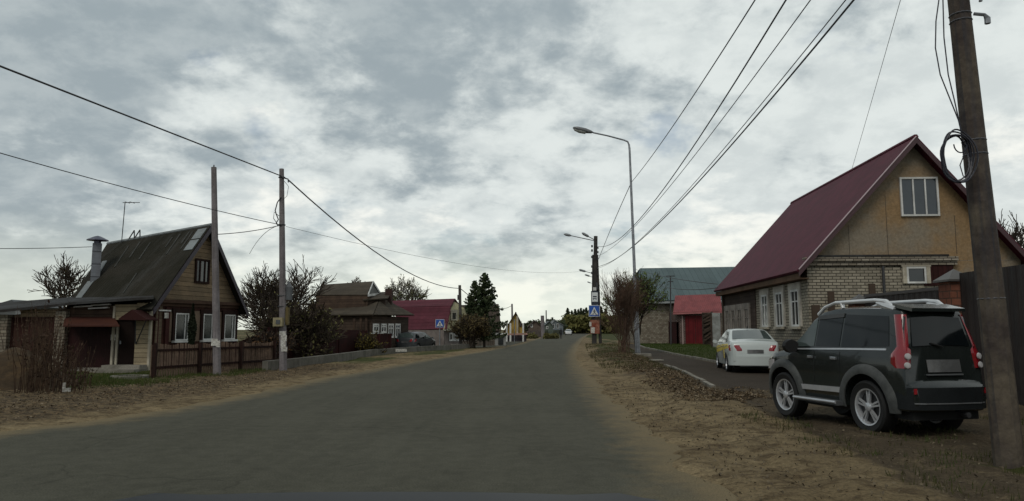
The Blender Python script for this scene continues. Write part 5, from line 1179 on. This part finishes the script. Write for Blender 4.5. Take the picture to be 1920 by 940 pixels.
# ================================================================== VEGETATION
def leafmat(name, c1, c2, rough=.8):
    m = mat(name, c1, c2, scale=1.2, bscale=9, fine=.35, rough=rough, lo=.35, hi=.65, spec=.15); return m
bark = mat('grey_bark', (.12, .10, .08), (.07, .06, .05), scale=3, fine=.3)
bark_d = mat('dark_bark', (.055, .042, .032), (.035, .028, .022), scale=3, fine=.3)
def leafquad(mb, p, s, rnd):
    a = V((rnd.gauss(0, 1), rnd.gauss(0, 1), rnd.gauss(0, 1))).normalized(); b = a.orthogonal().normalized(); b = (b*math.cos(rnd.random()*6)+a.cross(b)*math.sin(rnd.random()*6)); c = a.cross(b)
    k = len(mb.v); mb.v += [p-b*s*.7, p+c*s*.38, p+b*s*.7, p-c*s*.38]; mb.f.append((k, k+1, k+2, k+3))
def bare_tree(loc, h, spread, seed, label, leaf=None, nleaf=0, lsize=.08, bm=bark, stems=1, levels=5, r0=.14, name='bare_tree', trunk_h=.25, group=None, droop=0., twig=.012, kids=(3, 5), cat='tree', leafside=None, lean=.28, tmin=.55, base=.12, hs=1.):
    rnd = random.Random(seed); root = thing(name, loc, label, cat, group); loc = V(loc); tb = MB(); cb = MB(); tips = []
    def grow(p, d, L, r, lev):
        n_ = 4 if lev < 3 else 3; pts = [p]; q = p; dd = d
        for i in range(n_):
            dd = (dd+V((rnd.gauss(0, .13), rnd.gauss(0, .13), rnd.gauss(.02, .10)-droop*lev*.03))).normalized(); q = q+dd*L/n_; pts.append(q)
        tgt = tb if lev <= 1 else cb
        tgt.tube(pts, [max(twig, r*(1-.5*i/n_)) for i in range(n_+1)], 6 if lev < 2 else (4 if lev < 4 else 3), cap=False)
        if lev >= levels: tips.append((q, pts[1])); return
        for k in range(rnd.randint(*kids)):
            t_ = rnd.uniform(.35, 1.) if lev > 0 else rnd.uniform(tmin, 1.); i = min(n_-1, int(t_*n_)); b = pts[i].lerp(pts[i+1], t_*n_-i)
            side = V((rnd.gauss(0, 1), rnd.gauss(0, 1), rnd.gauss(.15, .5))).normalized(); nd_ = (dd*(.75)+side*spread*rnd.uniform(.7, 1.2)).normalized()
            grow(b, nd_, L*rnd.uniform(.58, .82), r*.55, lev+1)
        grow(q, (dd+V((rnd.gauss(0, .2), rnd.gauss(0, .2), .15))).normalized(), L*.72, r*.55, lev+1)
    for s_ in range(stems):
        d = V((rnd.gauss(0, lean if stems > 1 else .05), rnd.gauss(0, lean if stems > 1 else .05), 1)).normalized(); grow(loc+V((rnd.gauss(0, base), rnd.gauss(0, base), -.1)) if stems > 1 else loc-V((0, 0, .1)), d, h*trunk_h, r0, 0)
    # scale to height
    zt_ = max(v.z for v in cb.v)-loc.z; k = h/zt_
    kk = V((k*hs, k*hs, k))
    for M_ in (tb, cb): M_.v = [loc+(v-loc)*kk for v in M_.v]
    tips = [(loc+(a-loc)*kk, loc+(b-loc)*kk) for a, b in tips]
    tb.build('trunk', bm, root, uv=False, fix=False); cb.build('crown', bm, root, uv=False, fix=False)
    if leaf and nleaf:
        lb = MB()
        for _ in range(nleaf):
            a, b = rnd.choice(tips)
            if leafside and not leafside(a): 
                if rnd.random() < .85: continue
            p = a.lerp(b, rnd.random())+V((rnd.gauss(0, .06), rnd.gauss(0, .06), rnd.gauss(0, .06)))*lsize*10; leafquad(lb, p, lsize*rnd.uniform(.6, 1.3), rnd)
        lb.build('foliage', leaf, root, uv=False, fix=False)
    return root
def gl(px, Y, z=0.): return V((at(px, 640, Y).x, Y, z))
def hgt(py, px, Y, z): return zat(px, py, Y)-z
lf_lite = leafmat('pale_spring_leaf', (.17, .19, .07), (.11, .13, .05)); lf_green = leafmat('spring_green_leaf', (.12, .16, .04), (.08, .11, .03)); lf_olive = leafmat('olive_leaf', (.13, .12, .045), (.08, .075, .03)); lf_dark = leafmat('dark_leaf', (.11, .11, .04), (.085, .07, .032)); lf_rust = leafmat('rust_leaf', (.10, .055, .025), (.06, .035, .02))
# bush by the lamp: low clump of many stems
bb = gr(1163, 668); hb = hgt(500, 1163, bb.y, 0)
bare_tree(bb+V((.2, 0, 0)), hb, .30, 11, 'tall many-stemmed bare bush with reddish twigs at the road verge by the tall lamp', leaf=lf_rust, nleaf=900, lsize=.045, bm=mat('reddish_twig', (.12, .075, .055), (.08, .055, .04), fine=.3), stems=17, levels=3, r0=.035, name='bare_bush', trunk_h=.42, twig=.007, kids=(3, 5), cat='bush', lean=.10, tmin=.15, base=.30, hs=.66)
b2 = gr(1205, 664); b2.x -= .05
bare_tree(V((b2.x-.1, b2.y+1.2, 0)), hgt(503, 1200, b2.y+1.2, 0), .36, 23, 'young tree with small green leaves growing just behind the tall lamp post', leaf=lf_green, nleaf=4200, lsize=.085, bm=bark_d, stems=3, levels=4, r0=.07, name='leafing_tree', trunk_h=.42, twig=.011, kids=(2, 4), leafside=lambda p: p.z > 2.4, lean=.1)
# trees left
bare_tree(gl(120, 42, -.5), hgt(470, 130, 42, -.5), .62, 4, 'bare branching tree left of the pale metal chimney', bm=bark_d, leaf=lf_olive, nleaf=500, lsize=.05, r0=.16, twig=.012, kids=(2, 4))
bare_tree(gl(468, 39, -.6), hgt(472, 468, 39, -.6), .6, 8, 'large bare fruit tree right of the tan gable house', bm=bark_d, leaf=lf_olive, nleaf=600, lsize=.05, stems=2, r0=.11, twig=.009, kids=(2, 4))
bare_tree(gl(515, 37, -.6), hgt(492, 515, 37, -.6), .7, 15, 'bare spreading tree behind the pole with the meter box', bm=bark_d, leaf=lf_olive, nleaf=900, lsize=.06, stems=2, r0=.10, twig=.010, kids=(2, 4))
bare_tree(gl(566, 36, -.8), hgt(560, 566, 36, -.8), .7, 19, 'dense dark leafy shrub-tree above the oxblood board fence', bm=bark_d, leaf=lf_dark, nleaf=3000, lsize=.09, stems=4, levels=4, r0=.08, twig=.014, name='leafy_tree')
bare_tree(gl(590, 44, -.8), hgt(570, 600, 44, -.8), .8, 29, 'low olive-leaved shrub in front of the log house roof', bm=bark_d, leaf=lf_olive, nleaf=6000, lsize=.12, stems=4, levels=4, r0=.08, twig=.014, name='leafy_tree')
bare_tree(gl(752, 74, 0), hgt(511, 752, 74, 0), .55, 31, 'rounded tree with sparse yellow-green leaves behind the log house', bm=bark, leaf=lf_lite, nleaf=1700, lsize=.11, r0=.2, twig=.018, kids=(2, 4), name='leafing_tree', trunk_h=.3)
bare_tree(gl(686, 70, 0), hgt(519, 686, 70, 0), .5, 37, 'smaller leafy tree peeking over the shingle roof ridge', bm=bark, leaf=lf_olive, nleaf=2500, lsize=.13, r0=.15, twig=.025, name='leafing_tree')
bare_tree(gl(1912, 40, 0), hgt(395, 1905, 40, 0), .5, 41, 'bare tree rising beyond the maroon roof at the right edge', bm=bark_d, leaf=lf_olive, nleaf=300, lsize=.05, stems=2, r0=.12, twig=.012, kids=(2, 4))
bare_tree(gl(683, 41, -.7), hgt(622, 683, 41, -.7), .55, 43, 'small yellowish shrub before the oxblood fence end', bm=bark_d, leaf=leafmat('yellow_leaf', (.13, .10, .02), (.07, .06, .02)), nleaf=2600, lsize=.08, stems=6, levels=3, r0=.03, name='yellow_shrub', cat='bush')
bare_tree(gl(500, 29, -.1), hgt(618, 500, 29, -.1), .6, 47, 'brownish shrub behind the end of the picket fence', bm=bark_d, leaf=lf_rust, nleaf=1800, lsize=.06, stems=6, levels=3, r0=.03, name='rusty_shrub', cat='bush')
bare_tree(gl(878, 55.5, 0), hgt(585, 878, 55.5, 0), .6, 49, 'brown-leaved shrub at the left foot of the big spruce', bm=bark_d, leaf=leafmat('brown_leaf', (.11, .08, .035), (.06, .05, .024)), nleaf=5000, lsize=.11, stems=6, levels=3, r0=.04, name='brown_shrub', cat='bush')
# columnar thuja before the house
tp = gl(359, 24.2); tr_ = thing('columnar_thuja', tp, 'narrow dark columnar conifer between the windows of the tan gable house', 'tree')
rnd = random.Random(2); lb = MB(); ht_ = hgt(570, 359, 24.2, 0)
for _ in range(9000):
    z = rnd.random()**.9*ht_; r_ = .20*(1-(z/ht_)**3)*(.75+.25*math.sin(z*5)); a = rnd.random()*6.28; q = r_*math.sqrt(rnd.random()); leafquad(lb, tp+V((q*math.cos(a), q*math.sin(a), z)), .045, rnd)
mb = MB(); mb.tube([tp, tp+V((0, 0, ht_*.9))], [.04, .01], 6); mb.build('trunk', bark_d, tr_, uv=False); lb.build('crown', leafmat('thuja_green', (.014, .020, .010), (.02, .024, .012)), tr_, uv=False, fix=False)
# spruces
needle = leafmat('spruce_needle', (.032, .052, .024), (.055, .066, .03))
def spruce(loc, h, rad, seed, label, dens=1., mt=None, group=None, gap=.0, size=.16, name='spruce_tree', base=.05):
    rnd = random.Random(seed); loc = V(loc); root = thing(name, loc, label, 'tree', group); mb = MB(); mb.tube([loc-V((0, 0, .2)), loc+V((0, 0, h*.5)), loc+V((0, 0, h))], [h*.018, h*.011, .01], 7); lb = MB(); bb_ = MB()
    nb__ = int(150*dens)
    for i in range(nb__):
        t_ = base+(1-base)*(i/nb__)**.85; z = h*t_; L = rad*(1-t_)**.8*rnd.uniform(.65, 1.12)+.08; a = rnd.random()*6.283; d = V((math.cos(a), math.sin(a), 0)); up_ = rnd.uniform(-.28, .05)+.45*t_
        p0 = loc+V((0, 0, z)); pts = [p0, p0+d*L*.5+V((0, 0, L*.5*up_)), p0+d*L+V((0, 0, L*up_+L*.12))]
        bb_.tube(pts, [.03*h/7, .018*h/7, .006], 3, cap=False)
        m_ = int((9+26*L)*1.6)
        for _ in range(m_):
            u = rnd.random()**.7; q = pts[0].lerp(pts[1], u*2) if u < .5 else pts[1].lerp(pts[2], u*2-1); sd_ = V((-d.y, d.x, 0))*rnd.gauss(0, .13*L*(1.1-u)+.04); leafquad(lb, q+sd_+V((0, 0, -abs(rnd.gauss(0, .09)))), size*rnd.uniform(.6, 1.3), rnd)
    mb.build('trunk', bark_d, root, uv=False); bb_.build('branches', bark_d, root, uv=False, fix=False); lb.build('crown', mt or needle, root, uv=False, fix=False); return root
spz = gr(908, 652); spruce(spz, hgt(512, 922, spz.y, 0), 2.3, 61, 'big dark spruce standing at the left road edge, the taller of the pair', .85, size=.15, base=.1)
sp2 = V((spz.x-.75, spz.y-.8, 0)); spruce(sp2, hgt(523, 914, sp2.y, 0)*.97, 1.7, 62, 'slightly shorter spruce grown into the left side of the big spruce', .7, size=.14, base=.16)
# far wood beyond the bend
wood_m = leafmat('far_wood_green', (.10, .11, .038), (.135, .115, .036)); wood_d = leafmat('far_spruce', (.04, .052, .026), (.05, .06, .03))
rnd = random.Random(77); wb = MB()
for _ in range(34000):
    px = rnd.uniform(975, 1260); Y = rnd.uniform(250, 300); e = at(px, 622, Y); topz = CH+ (618-(589+7*abs(math.sin(px*.045))+3*math.sin(px*.31)))/F*Y*1.0
    if px < 1070: topz = topz*(.45+.55*sm(1048, 1070, px))
    z = topz*rnd.random()**.55; leafquad(wb, V((e.x+rnd.gauss(0, 1), Y, z)), rnd.uniform(.6, 1.3), rnd)
o = wb.build('far_wood', wood_m, None, uv=False, fix=False); tag(o, 'dull green-brown far wood closing the view behind the road bend', 'wood', kind='stuff')
for i, (px, py, Yd) in enumerate(((1065, 578, 240), (1073, 583, 245), (1079, 580, 242), (1085, 581, 246), (1090, 578, 240), (1095, 580, 244), (1100, 577, 241), (1105, 581, 247), (1128, 575, 243), (1136, 579, 241), (1060, 590, 250))):
    lab = ['leftmost tall spire of the far spruce row beyond the bend', 'ragged far spruce just right of the leftmost tall spire', 'thin far spruce third in the spire row', 'thin far spruce fourth in the spire row', 'far spruce fifth in the spire row, middle of the gap before the sign', 'far spruce sixth in the spire row', 'far spruce seventh in the spire row next to the crossing sign', 'far spruce partly behind the left edge of the crossing sign', 'far spruce right of the power pole strut', 'far spruce seen through the left side of the bare bush', 'short far spruce at the left foot of the far wood'][i]
    spruce(gl(px, Yd+75), hgt(py, px, Yd+75, 0), 2.6, 100+i, lab, .5, wood_d, 'far spruces above the wood beyond the bend', size=.55)
for i, (px, py, Yd) in enumerate(((990, 607, 210), (1000, 604, 215), (1010, 603, 230), (1032, 598, 240), (1040, 601, 235), (1047, 600, 245), (1054, 604, 240))):
    lab = ['far tree behind the yellow house gable edge', 'far tree just behind the distant brown house roof', 'far dark tree left of the pale stout post', 'tallest far tree right of the thin dark pole', 'far tree behind the distant pale blue house roof', 'far conifer right of the distant pale blue house', 'low far tree next to the far wood'][i]
    bare_tree(gl(px, Yd), hgt(py, px, Yd, 0), .6, 200+i, lab, leaf=wood_d, nleaf=1500, lsize=.55, bm=bark_d, r0=.3, twig=.06, levels=3, group='far trees beyond the village houses', name='far_tree')
# mid shrubs at the verge left of the bend
for i, (px, py, Yd, s_) in enumerate(((1000, 626, 118, 1), (1030, 626, 112, 1), (1041, 627, 115, 1))):
    bare_tree(gl(px, Yd, -.1), hgt(py, px, Yd, -.1), .7, 300+i, ['scrubby bush at the mouth of the side street', 'grey-green scrub right of the pale stout post', 'grey-green scrub next to the walking person'][i], leaf=lf_olive, nleaf=2500, lsize=.2, bm=bark, stems=5, levels=3, r0=.05, name='scrub_bush', cat='bush')

# ---- ground cover ----------------------------------------------------------------
rnd = random.Random(1)
def scatter(name, n_, fx_, s0, s1, mt, label, cat, blade=False, flatk=.35, lift=.01):
    mb = MB(); c = 0; tries = 0
    while c < n_ and tries < n_*12:
        tries += 1; x, y = fx_()
        if x is None: continue
        z = H(x, y); s = rnd.uniform(s0, s1)
        if blade:
            a = rnd.random()*6.28; d = V((math.cos(a), math.sin(a), 0)); l = V((rnd.gauss(0, .25), rnd.gauss(0, .25), 1))*s; p = V((x, y, z-.01)); k = len(mb.v); mb.v += [p-d*s*.07, p+d*s*.07, p+l]; mb.f.append((k, k+1, k+2))
        else:
            a = rnd.random()*6.28; u = V((math.cos(a), math.sin(a), rnd.gauss(0, flatk))).normalized()*s; w_ = V((-math.sin(a), math.cos(a), rnd.gauss(0, flatk))).normalized()*s*.6; p = V((x, y, z+lift+rnd.random()*lift)); k = len(mb.v); mb.v += [p-u, p-w_*.8, p+u, p+w_+V((0, 0, s*.3))]; mb.f.append((k, k+1, k+2, k+3))
        c += 1
    o = mb.build(name, mt, None, uv=False, fix=False); return tag(o, label, cat, kind='stuff')
dead = mat('dry_leaf', (.135, .095, .055), (.055, .038, .024), scale=6, bscale=12, fine=.4, lo=.42, hi=.58)
dead2 = mat('pale_dry_leaf', (.24, .19, .13), (.15, .12, .08), scale=6, bscale=12, fine=.3)
def f_left():
    y = rnd.uniform(8.5, 30); l = xl(y); d = rnd.triangular(.4, 7.5, 2.5); x = l-d
    if nz(x, y, .8, 3) < -.25+.3*(d < 1): return None, None
    return x, y
scatter('fallen_leaves', 10000, f_left, .012, .030, dead, 'brown fallen leaves on the left verge', 'fallen leaves')
def f_right():
    y = 14.5+rnd.random()**1.4*26; a = xr(y)+1.2; b = xpl(y)-.1
    if y < 18.5: b = min(b+1., a+3.6)
    if b < a: return None, None
    x = rnd.triangular(a, b, a+(b-a)*.7)
    if nz(x, y, .9, 6) < -.15: return None, None
    return x, y
scatter('leaf_pile', 17000, f_right, .014, .036, dead, 'brown fallen leaves heaped between the road and the footpath', 'fallen leaves', flatk=.5, lift=.015)
scatter('pale_leaves', 3500, f_right, .012, .032, dead2, 'pale dry leaves lying over the leaf heap by the footpath', 'fallen leaves', flatk=.5, lift=.02)
scatter('pale_litter', 2600, f_left, .008, .026, dead2, 'pale leaf scraps along the left verge', 'fallen leaves')
def f_nearg():
    y = rnd.uniform(4.5, 12); x = rnd.uniform(3.6, 8.6)
    if nz(x, y, 1.1, 21)+.5*nz(x, y, 3., 22) < (.12 if y > 8.5 else -.05): return None, None
    return x, y
scatter('rough_grass', 5200, f_nearg, .03, .10, mat('rough_blade', (.035, .05, .014), (.055, .052, .02), scale=2, fine=.3), 'short rough grass patches around the big stained pole', 'grass', blade=True)
def f_soil():
    y = rnd.uniform(5, 20); x = xr(y)+rnd.triangular(-.3, 6, .5); return x, y
scatter('stone_chips', 6000, f_soil, .005, .024, mat('stone_chip', (.13, .105, .07), (.07, .055, .038), scale=9), 'small stones and clods on the sandy verge', 'gravel', flatk=.8, lift=.008)
grs = mat('grass_blade', (.035, .06, .012), (.06, .065, .02), scale=2, fine=.3, bscale=5)
def f_lawn():
    y = rnd.uniform(31, 74); x = rnd.uniform(xpr(y)+.12, xpr(y)+9); return x, y
scatter('lawn_grass', 26000, f_lawn, .06, .16, mat('lawn_blade', (.026, .046, .007), (.038, .055, .010), scale=.5, fine=.25), 'short green lawn in front of the red gate', 'grass', blade=True)
def f_lg():
    y = rnd.uniform(17.5, 25.5); x = rnd.uniform(-16, xl(y)-3)
    if nz(x, y, .6, 7) + .3*nz(x, y, 2.5, 8) < -.1: return None, None
    return x, y
scatter('yard_grass', 15000, f_lg, .05, .14, grs, 'patchy grass in front of the left porch', 'grass', blade=True)
def f_v():
    y = rnd.uniform(23, 74); x = rnd.uniform(xr(y)+.8, xpl(y))
    if nz(x, y, .8, 17) < 0: return None, None
    return x, y
scatter('verge_weeds', 7000, f_v, .05, .16, mat('weed_blade', (.06, .06, .022), (.045, .04, .02), scale=2), 'straggly weeds on the verge around the bare bush', 'weeds', blade=True)
# dry reeds before the garage, mound
rb_ = MB(); rnd = random.Random(12)
for _ in range(330):
    px = rnd.triangular(20, 175, 70); p = gr(px, rnd.uniform(712, 745)); h = rnd.uniform(.5, 2.1)*(1 if px < 110 else .6); a = V((rnd.gauss(0, .1), rnd.gauss(0, .1), 1)); pts = [p+V((0, 0, -.05)), p+a*h*.5, p+a*h+V((rnd.gauss(0, .12), rnd.gauss(0, .12), 0))]; rb_.tube(pts, [.009, .007, .003], 3, cap=False)
    for k in range(5):
        t_ = rnd.uniform(.25, 1); q = pts[0].lerp(pts[1], t_*2) if t_ < .5 else pts[1].lerp(pts[2], t_*2-1); leafquad(rb_, q, rnd.uniform(.03, .07), rnd)
tag(rb_.build('dry_weeds', mat('dry_stalk', (.060, .038, .024), (.035, .022, .016), scale=3), None, uv=False, fix=False), 'tall dry brown weed stalks in front of the garage door', 'dry weeds', kind='stuff')
mc = V((gr(5, 742).x-.95, 17.9, 0)); rows = []
for i in range(25):
    t_ = i/24; row = []
    for j in range(41):
        a = 2*math.pi*j/40; r_ = 1.75*t_; z = 1.15*math.exp(-(t_*1.75)**2*.75)-.14; x = mc.x+r_*math.cos(a); y = mc.y+r_*.9*math.sin(a); row.append((x, y, z+.09*nz(x, y, 1.6, 2)*(1-t_)+.04*nz(x, y, 5, 3)-.05*t_))
    rows.append(row)
mb = MB(); mb.grid(rows); tag(mb.build('dirt_mound', mat('mound_earth', (.065, .042, .022), (.04, .028, .017), scale=2.5, bump=.9, bscale=14, fine=.4), None, smooth=180, fix=False), 'rounded heap of brown earth at the left edge of the yard', 'earth heap')
# small debris
mb = MB(); p = gr(124, 742); mb.box((p.x, p.y, H(p.x, p.y)+.05), (.16, .06, .08), .6); mb.box((p.x-.12, p.y+.1, H(p.x, p.y)+.12), (.05, .05, .16), .3); tag(mb.build('litter_bag', paper), 'scrap of white rubbish lying on the grass near the dry weeds', 'rubbish')
mb = MB(); p = gr(822, 657); mb.box((at(752, 655, 41).x, 41., .28), (.6, .2, .14), .5); tag(mb.build('white_rubbish', paper), 'white scrap lying on the low concrete wall before the parked hatchback', 'rubbish')
mb = MB(); p = gr(1231, 677); mb.lathe([(.02, 0), (.35, 0), (.33, .05), (.02, .06)], (p.x, p.y, .02), (0, 0, 1), 14); tag(mb.build('flat_stone', conc_kerb), 'flat pale stone slab on the footpath beside the kerb', 'stone')
